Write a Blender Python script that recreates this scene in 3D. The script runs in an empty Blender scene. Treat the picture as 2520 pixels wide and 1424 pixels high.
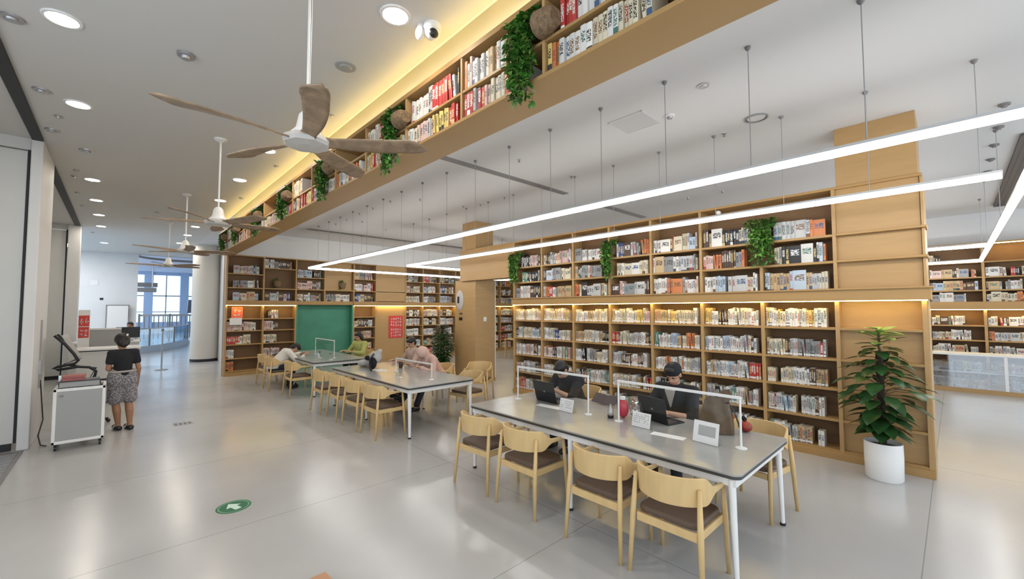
import bpy, math, random
from mathutils import Vector as V, Matrix as M
R = random.Random(7)
C = bpy.context.scene.collection
PI = math.pi

# ------------------------------------------------------------------ mesh builder
class MB:
    def __init__(s): s.v=[]; s.f=[]; s.m=[]; s.uv={}; s.col={}
    def add(s, vs, fs, m=0):
        b=len(s.v); s.v+= [tuple(p) for p in vs]
        for f in fs: s.f.append(tuple(i+b for i in f)); s.m.append(m)
        return s
    def box(s,x0,x1,y0,y1,z0,z1,m=0):
        vs=[(x0,y0,z0),(x1,y0,z0),(x1,y1,z0),(x0,y1,z0),(x0,y0,z1),(x1,y0,z1),(x1,y1,z1),(x0,y1,z1)]
        return s.add(vs,[(0,3,2,1),(4,5,6,7),(0,1,5,4),(1,2,6,5),(2,3,7,6),(3,0,4,7)],m)
    def obox(s,c,h,Rm=None,m=0):
        vs=[]
        for z in (-1,1):
            for x,y in ((-1,-1),(1,-1),(1,1),(-1,1)):
                p=V((x*h[0],y*h[1],z*h[2]))
                if Rm is not None: p=Rm@p
                vs.append(p+V(c))
        return s.add(vs,[(0,3,2,1),(4,5,6,7),(0,1,5,4),(1,2,6,5),(2,3,7,6),(3,0,4,7)],m)
    def tube(s,pts,r,n=10,m=0,caps=True,flat=None):
        pts=[V(p) for p in pts]; k=len(pts)
        rs=r if isinstance(r,(list,tuple)) else [r]*k
        t0=(pts[1]-pts[0]).normalized()
        up=V((0,0,1)) if abs(t0.z)<.9 else V((0,1,0))
        if flat is not None: up=V(flat)
        vs=[];u=None
        for i in range(k):
            t=(pts[min(i+1,k-1)]-pts[max(i-1,0)]).normalized()
            u=(up-t*up.dot(t)).normalized() if u is None else (u-t*u.dot(t)).normalized()
            w=t.cross(u)
            rr=rs[i]; ra,rb=(rr if isinstance(rr,(tuple,list)) else (rr,rr))
            for j in range(n):
                a=2*PI*j/n; vs.append(pts[i]+w*(math.cos(a)*ra)+u*(math.sin(a)*rb))
        fs=[(i*n+j,i*n+(j+1)%n,(i+1)*n+(j+1)%n,(i+1)*n+j) for i in range(k-1) for j in range(n)]
        if caps: fs+=[tuple(range(n-1,-1,-1)),tuple((k-1)*n+j for j in range(n))]
        return s.add(vs,fs,m)
    def cyl(s,a,b,ra,rb=None,n=16,m=0): return s.tube([a,b],[ra,ra if rb is None else rb],n,m)
    def lathe(s,prof,c=(0,0,0),n=24,m=0):
        vs=[];k=len(prof)
        for r,z in prof:
            for j in range(n): a=2*PI*j/n; vs.append((c[0]+r*math.cos(a),c[1]+r*math.sin(a),c[2]+z))
        fs=[(i*n+j,i*n+(j+1)%n,(i+1)*n+(j+1)%n,(i+1)*n+j) for i in range(k-1) for j in range(n)]
        fs+=[tuple(range(n-1,-1,-1)),tuple((k-1)*n+j for j in range(n))]
        return s.add(vs,fs,m)
    def ell(s,c,r,Rm=None,nu=14,nv=9,m=0):
        vs=[];c=V(c)
        if not isinstance(r,(tuple,list)): r=(r,r,r)
        for i in range(1,nv):
            t=PI*i/nv
            for j in range(nu):
                a=2*PI*j/nu; p=V((r[0]*math.sin(t)*math.cos(a),r[1]*math.sin(t)*math.sin(a),-r[2]*math.cos(t)))
                vs.append(c+(Rm@p if Rm is not None else p))
        z=V((0,0,r[2])); z=Rm@z if Rm is not None else z
        vs+=[c-z,c+z]; lo=len(vs)-2
        fs=[(i*nu+j,i*nu+(j+1)%nu,(i+1)*nu+(j+1)%nu,(i+1)*nu+j) for i in range(nv-2) for j in range(nu)]
        fs+=[(lo,(j+1)%nu,j) for j in range(nu)]+[(lo+1,(nv-2)*nu+j,(nv-2)*nu+(j+1)%nu) for j in range(nu)]
        return s.add(vs,fs,m)
    def cap(s,a,b,ra,rb,m=0):
        a=V(a);b=V(b); s.tube([a,b],[ra,rb],12,m); s.ell(a,ra,None,12,8,m); s.ell(b,rb,None,12,8,m); return s
    def prism(s,poly,ext,m=0):
        """closed polygon (3d points, planar) extruded along vector ext"""
        n=len(poly); e=V(ext); vs=[V(p) for p in poly]+[V(p)+e for p in poly]
        fs=[tuple(range(n-1,-1,-1)),tuple(range(n,2*n))]+[(i,(i+1)%n,n+(i+1)%n,n+i) for i in range(n)]
        return s.add(vs,fs,m)
    def grid(s,fn,nu,nv,m=0):
        vs=[fn(i/nu,j/nv) for j in range(nv+1) for i in range(nu+1)]
        w=nu+1
        return s.add(vs,[(j*w+i,j*w+i+1,(j+1)*w+i+1,(j+1)*w+i) for j in range(nv) for i in range(nu)],m)
    def leaf(s,base,d,up,L,W,curl=.25,m=0,fold=.25):
        base=V(base);d=V(d).normalized();up=V(up); sd=d.cross(up)
        if sd.length<1e-3: sd=V((1,0,0))
        sd.normalize(); up=sd.cross(d).normalized()
        vs=[]
        for t,w in ((0,.06),(.25,.8),(.55,1),(.8,.62),(1,.03)):
            c=base+d*(L*t)-up*(curl*L*t*t)
            h=W*.5*w
            vs+=[c-sd*h+up*(fold*h),c-up*(fold*h*.2),c+sd*h+up*(fold*h)]
        fs=[]
        for i in range(4):
            for j in range(2): a=i*3+j; fs.append((a,a+1,a+4,a+3))
        return s.add(vs,fs,m)

def wloc(o):
    p=V((0,0,0))
    while o is not None: p=p+o.location; o=o.parent
    return p
def build(name,mb,mats,parent=None,smooth=False,bevel=0,loc=None,seg=2,mods=None):
    me=bpy.data.meshes.new(name)
    off=wloc(parent) if parent is not None else V((0,0,0))
    if loc is not None: off=off+V(loc)
    me.from_pydata([V(p)-off for p in mb.v],[],mb.f)
    if not isinstance(mats,(list,tuple)): mats=[mats]
    for m in mats: me.materials.append(m)
    if len(mats)>1: me.polygons.foreach_set('material_index',mb.m)
    if smooth:
        me.polygons.foreach_set('use_smooth',[True]*len(me.polygons))
        if smooth is not True: me.set_sharp_from_angle(angle=math.radians(smooth))
    if mb.uv:
        me.uv_layers.new(name='UVMap'); me.color_attributes.new('Col','FLOAT_COLOR','CORNER'); me.color_attributes.new('Ink','FLOAT_COLOR','CORNER'); me.attributes.new('Dat','FLOAT_VECTOR','CORNER')
        uvl=me.uv_layers['UVMap'].data; ca=me.attributes['Col'].data; ia=me.attributes['Ink'].data; da=me.attributes['Dat'].data
        for p in me.polygons:
            u=mb.uv[p.index]; c,k_,d_=mb.col[p.index]
            for k,li in enumerate(p.loop_indices):
                uvl[li].uv=u[k]; ca[li].color=c; ia[li].color=k_; da[li].vector=d_
    me.update()
    o=bpy.data.objects.new(name,me); C.objects.link(o)
    if parent is not None: o.parent=parent
    if loc is not None: o.location=loc
    if bevel:
        b=o.modifiers.new('bevel','BEVEL'); b.width=bevel; b.segments=seg; b.limit_method='ANGLE'; b.angle_limit=math.radians(40)
    if mods: mods(o)
    return o
def tag(o,label=None,cat=None,group=None,kind=None):
    if label: o['label']=label
    if cat: o['category']=cat
    if group: o['group']=group
    if kind: o['kind']=kind
    return o
def thing(name,label,cat,loc=(0,0,0),group=None):
    o=bpy.data.objects.new(name,None); C.objects.link(o); o.location=loc; o.empty_display_size=.1
    return tag(o,label,cat,group)
def solo(name,mb,mats,label,cat,group=None,kind=None,**k):
    xs=[p[0] for p in mb.v];ys=[p[1] for p in mb.v];zs=[p[2] for p in mb.v]
    loc=((min(xs)+max(xs))/2,(min(ys)+max(ys))/2,min(zs))
    return tag(build(name,mb,mats,loc=loc,**k),label,cat,group,kind)
def struct(name,mb,mats,**k):
    o=build(name,mb,mats,**k); o['kind']='structure'; return o
def dup(root,loc,rz=0,label=None,group=None):
    def cp(o,par):
        c=o.copy(); C.objects.link(c)
        if par is not None: c.parent=par
        for ch in list(o.children): cp(ch,c)
        return c
    r=cp(root,None); r.location=loc; r.rotation_euler=(0,0,rz)
    if label: r['label']=label
    if group: r['group']=group
    return r

# ------------------------------------------------------------------ materials
def nt(name):
    m=bpy.data.materials.new(name); m.use_nodes=True
    return m,m.node_tree.nodes,m.node_tree.links,m.node_tree.nodes['Principled BSDF']
def mat(name,col,rough=.5,metal=0,spec=.5,noise=0,nscale=8,bump=0,bscale=60,alpha=1,sheen=0):
    m,n,l,b=nt(name)
    b.inputs['Base Color'].default_value=(*col,1); b.inputs['Roughness'].default_value=rough
    b.inputs['Metallic'].default_value=metal; b.inputs['Specular IOR Level'].default_value=spec
    if noise or bump: tc=n.new('ShaderNodeTexCoord')
    if noise:
        t=n.new('ShaderNodeTexNoise'); t.inputs['Scale'].default_value=nscale; t.inputs['Detail'].default_value=4
        l.new(tc.outputs['Object'],t.inputs['Vector'])
        r=n.new('ShaderNodeValToRGB'); r.color_ramp.elements[0].position=.3; r.color_ramp.elements[1].position=.7
        r.color_ramp.elements[0].color=(*[c*(1-noise) for c in col],1); r.color_ramp.elements[1].color=(*[min(1,c*(1+noise)) for c in col],1)
        l.new(t.outputs['Fac'],r.inputs['Fac']); l.new(r.outputs['Color'],b.inputs['Base Color'])
    if bump:
        t=n.new('ShaderNodeTexNoise'); t.inputs['Scale'].default_value=bscale; l.new(tc.outputs['Object'],t.inputs['Vector'])
        bp=n.new('ShaderNodeBump'); bp.inputs['Strength'].default_value=bump; bp.inputs['Distance'].default_value=.01
        l.new(t.outputs['Fac'],bp.inputs['Height']); l.new(bp.outputs['Normal'],b.inputs['Normal'])
    return m
def wood(name,col,scale=(3,3,40),axis=None,contrast=.22,rough=.45):
    m,n,l,b=nt(name)
    tc=n.new('ShaderNodeTexCoord'); mp=n.new('ShaderNodeMapping'); mp.inputs['Scale'].default_value=scale
    l.new(tc.outputs['Object'],mp.inputs['Vector'])
    t=n.new('ShaderNodeTexNoise'); t.inputs['Scale'].default_value=1; t.inputs['Detail'].default_value=6; t.inputs['Distortion'].default_value=.6
    l.new(mp.outputs['Vector'],t.inputs['Vector'])
    r=n.new('ShaderNodeValToRGB'); r.color_ramp.elements[0].position=.3; r.color_ramp.elements[1].position=.72
    r.color_ramp.elements[0].color=(*[c*(1-contrast) for c in col],1); r.color_ramp.elements[1].color=(*[c*(1+contrast) for c in col],1)
    l.new(t.outputs['Fac'],r.inputs['Fac']); l.new(r.outputs['Color'],b.inputs['Base Color'])
    b.inputs['Roughness'].default_value=rough; b.inputs['Specular IOR Level'].default_value=.35
    return m
def emit(name,col,s):
    m,n,l,b=nt(name); b.inputs['Base Color'].default_value=(.8,.8,.8,1)
    b.inputs['Emission Color'].default_value=(*col,1); b.inputs['Emission Strength'].default_value=s
    return m
def clear(name,tint=(1,1,1),g=.1):
    m,n,l,b=nt(name); n.remove(b); out=n['Material Output']
    t=n.new('ShaderNodeBsdfTransparent'); t.inputs['Color'].default_value=(*tint,1)
    gl=n.new('ShaderNodeBsdfGlossy'); gl.inputs['Roughness'].default_value=.03; gl.inputs['Color'].default_value=(.95,.97,1,1)
    fr=n.new('ShaderNodeLayerWeight'); fr.inputs['Blend'].default_value=.07
    ad=n.new('ShaderNodeMath'); ad.operation='MULTIPLY_ADD'; ad.inputs[1].default_value=.3; ad.inputs[2].default_value=g; ad.use_clamp=True
    l.new(fr.outputs['Facing'],ad.inputs[0])
    mx=n.new('ShaderNodeMixShader'); l.new(ad.outputs[0],mx.inputs[0]); l.new(t.outputs[0],mx.inputs[1]); l.new(gl.outputs[0],mx.inputs[2])
    l.new(mx.outputs[0],out.inputs['Surface']); return m

WOOD=wood('oak_laminate',(.44,.275,.118),(2,2,14),contrast=.05)
WOODH=wood('oak_laminate_long',(.40,.24,.092),(2.5,.8,18),contrast=.05)
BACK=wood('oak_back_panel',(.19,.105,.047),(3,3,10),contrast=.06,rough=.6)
CHW=wood('chair_oak',(.66,.46,.215),(14,14,3),contrast=.07,rough=.4)
BLADE=wood('fan_blade_wood',(.29,.2,.125),(12,12,2),contrast=.3,rough=.5)
SEATM=mat('seat_brown_leatherette',(.105,.066,.042),.55,bump=.1,bscale=200)
WHITE=mat('white_paint',(.78,.775,.765),.6)
WALLW=mat('wall_white_paint',(.72,.715,.71),.65,noise=.03,nscale=1.5)
CEILL=mat('ceiling_paint_warm',(.62,.605,.575),.8)
CEILR=mat('ceiling_paint',(.66,.655,.65),.8)
PANELW=mat('pale_partition_laminate',(.62,.62,.6),.4,noise=.02,nscale=2)
DARK=mat('dark_gap',(.02,.02,.022),.6)
BLACK=mat('black_plastic',(.012,.012,.014),.4)
BLACKF=mat('black_fabric',(.013,.013,.016),.9)
GREYM=mat('grey_metal',(.45,.45,.46),.35,.8)
GREYP=mat('grey_panel_laminate',(.36,.36,.35),.45)
SLOTG=mat('grey_slot_metal',(.22,.21,.21),.5)
METW=mat('white_powder_coat',(.8,.79,.77),.35)
TABLET=mat('grey_table_laminate',(.36,.355,.34),.2,noise=.05,nscale=5)
TEDGE=mat('dark_table_edge',(.05,.05,.048),.4)
GREENB=mat('green_chalkboard',(.06,.26,.165),.55,noise=.1,nscale=2)
RED=mat('red_print',(.62,.05,.04),.5)
PAPER=mat('white_paper',(.82,.8,.78),.7)
INK=mat('grey_print',(.25,.25,.25),.7)
GREENS=mat('green_vinyl',(.025,.15,.07),.6)
SKIN=mat('skin',(.5,.28,.18),.5); SKIND=mat('tanned_skin',(.36,.18,.1),.5)
HAIR=mat('dark_hair',(.012,.009,.008),.45,bump=.3,bscale=150)
LEAFD=mat('dark_leaf',(.022,.07,.018),.35,noise=.4,nscale=9)
LEAFY=mat('young_leaf',(.26,.42,.1),.45,noise=.25,nscale=9)
LEAFV=mat('vine_leaf',(.05,.17,.022),.4,noise=.5,nscale=14)
LEAFV2=mat('vine_leaf_pale',(.16,.3,.05),.45,noise=.4,nscale=14)
STEM=mat('brown_stem',(.12,.08,.04),.8)
BASKET=mat('woven_basket',(.2,.13,.07),.8,noise=.4,nscale=40,bump=.6,bscale=60)
KRAFT=mat('brown_canvas',(.13,.085,.05),.85,noise=.2,nscale=14)
GLASS=clear('clear_acrylic',(.97,.985,.98),.012)
WGLASS=clear('window_glass',(.78,.9,1),.02)
CASEG=clear('case_glass',(.9,.93,.95),.22)
LED=emit('led_white',(1,.97,.93),12.5)
LAMPE=emit('downlight_lens',(1,.91,.79),100)
FILLE=emit('fill_panel_glow',(1,.97,.94),12)  # glow of the made-up fill panels over the reception
WARM=emit('led_warm_strip',(1,.73,.2),23)
WARMC=emit('led_cove_strip',(1,.8,.3),30)
PAGES=mat('book_pages',(.72,.68,.58),.9)

def book_mat():
    """cover colour, ink colour and the place of title, band and shelf label come per book from attributes"""
    m,n,l,b=nt('book_covers')
    def math_(op,a,bb=None):
        k=n.new('ShaderNodeMath'); k.operation=op
        for i,x in enumerate((a,bb)):
            if x is None: continue
            if isinstance(x,(int,float)): k.inputs[i].default_value=x
            else: l.new(x,k.inputs[i])
        return k.outputs[0]
    def attr(nm):
        k=n.new('ShaderNodeAttribute'); k.attribute_name=nm; return k
    def mix(f,a,bb):
        k=n.new('ShaderNodeMix'); k.data_type='RGBA'; l.new(f,k.inputs[0]); l.new(a,k.inputs[6])
        if isinstance(bb,tuple): k.inputs[7].default_value=bb
        else: l.new(bb,k.inputs[7])
        return k.outputs[2]
    uv=n.new('ShaderNodeUVMap'); uv.uv_map='UVMap'; sp=n.new('ShaderNodeSeparateXYZ'); l.new(uv.outputs[0],sp.inputs[0])
    ds=n.new('ShaderNodeSeparateXYZ'); l.new(attr('Dat').outputs['Vector'],ds.inputs[0])
    mp=n.new('ShaderNodeMapping'); mp.inputs['Scale'].default_value=(4.2,100,1); l.new(uv.outputs[0],mp.inputs['Vector'])
    no=n.new('ShaderNodeTexNoise'); no.noise_dimensions='2D'; no.inputs['Scale'].default_value=1; no.inputs['Detail'].default_value=1; l.new(mp.outputs[0],no.inputs['Vector'])
    inv=math_('LESS_THAN',math_('ABSOLUTE',math_('SUBTRACT',sp.outputs[1],ds.outputs[0])),ds.outputs[1])
    uf=math_('LESS_THAN',math_('ABSOLUTE',math_('SUBTRACT',math_('FRACT',sp.outputs[0]),.5)),.36)
    txt=math_('MULTIPLY',math_('MULTIPLY',math_('GREATER_THAN',no.outputs['Fac'],.47),uf),inv)
    band=math_('LESS_THAN',sp.outputs[1],ds.outputs[2])
    ink=attr('Ink')
    c=mix(math_('MAXIMUM',txt,band),attr('Col').outputs['Color'],ink.outputs['Color'])
    st=math_('MULTIPLY',ink.outputs['Alpha'],math_('LESS_THAN',math_('ABSOLUTE',math_('SUBTRACT',sp.outputs[1],.024)),.014))
    l.new(mix(st,c,(.75,.74,.71,1)),b.inputs['Base Color']); b.inputs['Roughness'].default_value=.5
    return m
BOOK=book_mat()

def floor_mat():
    m,n,l,b=nt('polished_floor')
    tc=n.new('ShaderNodeTexCoord')
    t=n.new('ShaderNodeTexNoise'); t.inputs['Scale'].default_value=.5; t.inputs['Detail'].default_value=5; l.new(tc.outputs['Object'],t.inputs['Vector'])
    r=n.new('ShaderNodeValToRGB'); r.color_ramp.elements[0].position=.35; r.color_ramp.elements[1].position=.65
    r.color_ramp.elements[0].color=(.44,.435,.425,1); r.color_ramp.elements[1].color=(.50,.495,.487,1); l.new(t.outputs['Fac'],r.inputs['Fac'])
    sp=n.new('ShaderNodeSeparateXYZ'); l.new(tc.outputs['Object'],sp.inputs[0])
    def joint(o,c,per,w):
        a=n.new('ShaderNodeMath');a.operation='SUBTRACT';l.new(o,a.inputs[0]);a.inputs[1].default_value=c-per/2
        k=n.new('ShaderNodeMath');k.operation='FLOORED_MODULO';l.new(a.outputs[0],k.inputs[0]);k.inputs[1].default_value=per
        s_=n.new('ShaderNodeMath');s_.operation='SUBTRACT';l.new(k.outputs[0],s_.inputs[0]);s_.inputs[1].default_value=per/2
        d=n.new('ShaderNodeMath');d.operation='ABSOLUTE';l.new(s_.outputs[0],d.inputs[0])
        e=n.new('ShaderNodeMath');e.operation='LESS_THAN';l.new(d.outputs[0],e.inputs[0]);e.inputs[1].default_value=w
        return e.outputs[0]
    j1=joint(sp.outputs[1],2.3,2.075,.004); j2=joint(sp.outputs[0],3.06,4.15,.004)
    mxx=n.new('ShaderNodeMath');mxx.operation='MAXIMUM';l.new(j1,mxx.inputs[0]);l.new(j2,mxx.inputs[1])
    mx=n.new('ShaderNodeMix');mx.data_type='RGBA';l.new(mxx.outputs[0],mx.inputs[0]);l.new(r.outputs[0],mx.inputs[6]);mx.inputs[7].default_value=(.3,.295,.285,1)
    l.new(mx.outputs[2],b.inputs['Base Color'])
    t2=n.new('ShaderNodeTexNoise'); t2.inputs['Scale'].default_value=1.3; t2.inputs['Detail'].default_value=3; l.new(tc.outputs['Object'],t2.inputs['Vector'])
    r2=n.new('ShaderNodeMapRange'); r2.inputs['To Min'].default_value=.14; r2.inputs['To Max'].default_value=.3; l.new(t2.outputs['Fac'],r2.inputs['Value'])
    l.new(r2.outputs[0],b.inputs['Roughness']); b.inputs['Specular IOR Level'].default_value=.6
    return m
FLOORM=floor_mat()

# ------------------------------------------------------------------ camera
yaw,pitch,roll,FL,HC=.757376,.0466987,-.002272,1027.5,1.9
cf=V((math.sin(yaw)*math.cos(pitch),math.cos(yaw)*math.cos(pitch),math.sin(pitch)))
r0=V((math.cos(yaw),-math.sin(yaw),0)); u0=r0.cross(cf)
cr=r0*math.cos(roll)+u0*math.sin(roll); cu=-r0*math.sin(roll)+u0*math.cos(roll)
cd=bpy.data.cameras.new('camera'); cam=bpy.data.objects.new('camera',cd); C.objects.link(cam)
cam.matrix_world=M(((cr.x,cu.x,-cf.x,0),(cr.y,cu.y,-cf.y,0),(cr.z,cu.z,-cf.z,HC),(0,0,0,1)))
cd.sensor_width=36; cd.lens=36*FL/2520; cd.clip_start=.05; cd.clip_end=300
bpy.context.scene.camera=cam
def proj(p):
    d=V(p)-V((0,0,HC)); z=d.dot(cf)
    if z<.05: return None
    return 1260+FL*d.dot(cr)/z, 712-FL*d.dot(cu)/z, z

# ------------------------------------------------------------------ the room
ZL,ZR=4.3,4.2
struct('floor',MB().box(-3,19,-4,47,-.12,0),FLOORM)
struct('ceiling',MB().box(-3,2.06,-4,24.4,ZL,ZL+.4),CEILL)
struct('ceiling',MB().box(2.385,18,-4,15.2,ZR,ZR+.5),CEILR)
cv=MB().box(2.06,2.08,-4,14.6,ZL,4.75).box(2.06,2.385,-4,14.6,4.72,4.76).box(2.36,2.385,-4,14.6,4.03,4.72)
struct('trim_1',cv,WHITE)
# left side: folded partition panels, columns and dark ceiling tracks
struct('wall_left',MB().box(-3,-2.9,4.5,17.4,0,ZL).box(-3,-2.9,17.4,24.4,0,.4).box(-3,-2.9,17.4,24.4,3.9,ZL),WALLW)  # near end and far opening cut to let in added daylight
wl=struct('added_window',MB().box(-2.97,-2.93,19.6,19.7,.4,3.9).box(-2.97,-2.93,22,22.1,.4,3.9),GREYM)  # made-up window, out of view, floods the reception with daylight
build('pane',MB().box(-2.955,-2.945,17.4,24.4,.4,3.9),WGLASS,wl)
def column(y0,y1,x0,x1,lab):
    t=thing('column',lab,'column',((x0+x1)/2,(y0+y1)/2,0))
    build('shaft',MB().box(x0,x1,y0,y1,0,ZL),WALLW,t,bevel=.012)
    return t
c1=column(8.75,10.15,-.935,-.82,'white square column between the folding partitions at left, nearest the camera')
c2=column(16.9,17.2,-1.05,-.8,'slim white column at the far end of the left folding partitions')
def partition(y,x0,x1,lab,nm=None):
    t=thing('folding_partition',lab,'partition',((x0+x1)/2,y,0),'pale folding partitions along the left wall')
    build('panel',MB().box(x0,x1-.03,y,y+.07,.1,4.12),PANELW,t,bevel=.004)
    build('header',MB().box(x0,x1,y-.005,y+.075,4.14,ZL),PANELW,t)
    build('edge_seal',MB().box(x1-.03,x1,y-.004,y+.074,.1,4.14),DARK,t)
    build('kick_plate',MB().box(x0,x1-.05,y+.005,y+.065,.0,.1),BLACK,t)
    return t
partition(8.82,-2.88,-.94,'large pale partition panel beside the nearest white column at left')
partition(16.95,-1.75,-1.06,'narrow pale partition panel with dark edges at the far end of the left wall')
t=thing('folding_partition','pale partition panel standing lengthwise behind the nearest white column','partition',(-1.72,13,0),'pale folding partitions along the left wall')
build('panel',MB().box(-1.78,-1.72,10.4,16.9,.1,4.1),PANELW,t); build('header',MB().box(-1.79,-1.71,10.4,16.9,4.12,ZL),DARK,t)
build('kick_plate',MB().box(-1.775,-1.725,10.5,16.9,0,.1),BLACK,t)
build('pull_handle',MB().cyl((-1.69,12.4,1.0),(-1.69,12.4,1.35),.012),GREYM,t)
for k,(a,b,w) in enumerate(((2.5,8.74,'nearest'),(10.16,16.88,'farther'))):
    solo('ceiling_track',MB().box(-.93,-.82,a,b,ZL-.03,ZL),DARK,f'black ceiling track above the {w} left partition bay','track')
# thin details on the near column
tm=thing('cable_duct','thin grey duct and socket strip on the face of the nearest white column','cable duct',(-.81,9.4,.9))
build('duct',MB().box(-.82,-.8,9.38,9.42,.75,1.75),GREYP,tm); build('socket',MB().box(-.82,-.795,9.36,9.45,.95,1.15),GREYM,tm); build('socket',MB().box(-.82,-.795,9.5,9.58,.86,.93),GREYM,tm)
tc_=[(-.79,9.2,.02)]
cab=MB().tube([(-.8,9.43,.86),(-.77,9.4,.5),(-.74,9.25,.3),(-.76,9.0,.12),(-.72,8.85,.012),(-.66,8.75,.012)],.008,6)
solo('power_cable',cab,BLACK,'thin black cable hanging from the near column to the floor','cable',smooth=True)
gr=MB().box(-2.6,-.86,6.6,8.7,.0,.012)
for i in range(19): gr.box(-2.55,-.9,6.7+i*.1,6.75+i*.1,.012,.018,1)
solo('floor_grille',gr,[SLOTG,GREYM],'striped metal floor grille beside the left partition','grille')
# far left wall
struct('wall_far',MB().box(-3,.62,24.25,24.45,0,ZL),WALLW)
struct('wall_far',MB().box(2.1,2.9,19.9,20.0,0,ZL).box(2.8,2.9,15.2,20,0,ZL),WALLW)
struct('ceiling',MB().box(2.06,18,15.2,24.4,ZL,ZL+.3),CEILR)
struct('ceiling',MB().box(.62,18,24.4,45.2,5.0,5.2).box(-3,18,24.3,24.4,ZL,5.2),mat('atrium_ceiling',(.5,.58,.74),.7))
for (x,z,w,h,lab) in ((-.71,3.02,.22,.2,'white paper notice high on the far left wall'),):
    solo('notice',MB().box(x-w/2,x+w/2,24.235,24.25,z-h/2,z+h/2),PAPER,lab,'notice')
solo('wall_socket',MB().box(-.53,-.43,24.22,24.25,2.32,2.4),BLACK,'small dark wall socket above the whiteboard','socket')
# round column
t=thing('round_column','round cream column with dark base ring near the atrium opening','column',(2.42,19.3,0))
build('shaft',MB().lathe([(.43,.1),(.43,ZL)],(2.42,19.3,0),40),mat('cream_stone',(.66,.62,.55),.5),t,smooth=40)
build('base_ring',MB().lathe([(.435,0),(.435,.1)],(2.42,19.3,0),40),DARK,t,smooth=40)

# atrium beyond
wf=MB()
for x0,x1 in ((-3,.62),(1.55,2.1),(3.85,4.4),(6.8,7.4),(9.8,10.4),(13,19)): wf.box(x0,x1,44.7,45.2,0,5.0)
wf.box(-3,19,44.8,45.1,0,.9).box(-3,19,44.8,45.1,4.75,5.0)
struct('wall_atrium',wf,mat('atrium_wall',(.33,.46,.68),.6))
wn=struct('window_1',MB(). box(.62,13,44.9,44.98,3.0,3.09).box(.62,13,44.9,44.98,1.7,1.76).box(1.0,1.06,44.9,44.98,.9,4.75).box(2.9,2.97,44.9,44.98,.9,4.75).box(5.0,5.06,44.9,44.98,.9,4.75).box(6,6.06,44.9,44.98,.9,4.75).box(8.5,8.56,44.9,44.98,.9,4.75).box(11.6,11.66,44.9,44.98,.9,4.75),GREYM)
build('pane',MB().box(.62,13,44.93,44.95,.9,4.75),WGLASS,wn)
# balustrade curving round the atrium void
bp=[(.7,24.3),(1.1,24.75),(1.53,25.33),(2.1,26.6),(2.6,28.2),(2.92,29.7),(3.1,31.5)]
t=thing('glass_balustrade','curved glass balustrade with white kerb around the atrium void','balustrade',(1.9,27,0))
kb=MB()
def strip(mb,pts,z0,z1,w):
    n=len(pts); vs=[]
    for x,y in pts: vs+=[(x-w,y,z0),(x+w,y,z0),(x+w,y,z1),(x-w,y,z1)]
    fs=[(i*4+j,i*4+(j+1)%4,(i+1)*4+(j+1)%4,(i+1)*4+j) for i in range(n-1) for j in range(4)]
    fs+=[(3,2,1,0),tuple((n-1)*4+j for j in range(4))]; mb.add(vs,fs)
strip(kb,bp,0,.3,.06); build('kerb',kb,mat('kerb_grey',(.36,.43,.52),.5),t)
g=MB(); strip(g,bp,.3,1.05,.012); build('glass_panel',g,clear('balustrade_glass',(.72,.86,.93),.12),t)
hr=MB().tube([(x,y,1.07) for x,y in bp],.03,8); build('handrail',hr,GREYM,t,smooth=True)
for x,y in (bp[1],bp[3],bp[5]): build('post',MB().cyl((x,y,.3),(x,y,1.06),.035),SLOTG,t)
# things in the atrium: slatted barrier, far bench, tilted display, stair stringer, ceiling ring
t=thing('barrier','dark slatted barrier across the atrium in front of bright windows','barrier',(2.6,34,0))
mb=MB()
for i in range(14): mb.box(1.0+i*.22,1.05+i*.22,33.97,34.03,.1,1.55)
build('slat_panel',mb,SLOTG,t); build('rail',MB().box(.95,4.0,33.95,34.05,1.5,1.62),GREYP,t); build('rail',MB().box(.95,4.0,33.95,34.05,.55,.65),GREYP,t)
for x in (.95,2.4,3.95): build('post',MB().box(x,x+.09,33.94,34.06,0,1.65),SLOTG,t)
t=thing('tilted_display','dark tilted display screen on a stand beside the atrium','display',(3.5,30,0))
rm=M.Rotation(.5,3,'X')@M.Rotation(.25,3,'Z')
build('screen',MB().obox((3.55,30.5,2.15),(.62,.05,.42),rm),mat('screen_blue_grey',(.16,.2,.27),.3),t,bevel=.02)
build('mount',MB().ell((3.75,30.45,2.1),(.3,.2,.28)),BLACK,t,smooth=True)
build('support_arm',MB().tube([(3.75,30.6,1.8),(3.7,30.6,0)],.06,8),GREYM,t,smooth=True)
build('foot',MB().cyl((3.7,30.6,0),(3.7,30.6,.05),.4),GREYM,t)
t=thing('staircase','dark stair flight rising behind the round column','stairs',(4.4,32,0))
mb=MB().prism([(3.5,32,0),(3.95,32,0),(5.6,32,1.75),(5.6,32,2.0),(5.2,32,2.0)],(0,.9,0)); build('stringer',mb,mat('stair_dark',(.09,.08,.1),.5),t)
for i in range(8): build('step',MB().box(3.55+i*.23,3.8+i*.23,31.98,32.95,.1+i*.25,.14+i*.25),GREYP,t)
solo('ceiling_ring',MB().tube([(2.6+2.0*math.cos(a*PI/24),27.5+2.0*math.sin(a*PI/24),4.6) for a in range(49)],.06,8),SLOTG,'large dark ring rail under the atrium ceiling','ring',smooth=True)
for x,y,z,l,lab in ((1.2,40,3.55,.9,'upper dark duct box hanging in the atrium at left'),(1.25,39,3.15,.75,'lower dark duct box hanging in the atrium at left')):
    t=thing('duct_box',lab,'duct',(x,y,z)); build('casing',MB().box(x-l,x+l,y-.3,y+.3,z,z+.3),SLOTG,t,bevel=.02)
    for s in (-1,1): build('hanger',MB().cyl((x+s*l*.7,y,z+.3),(x+s*l*.7,y,5.0),.03,n=8),GREYM,t)
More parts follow.
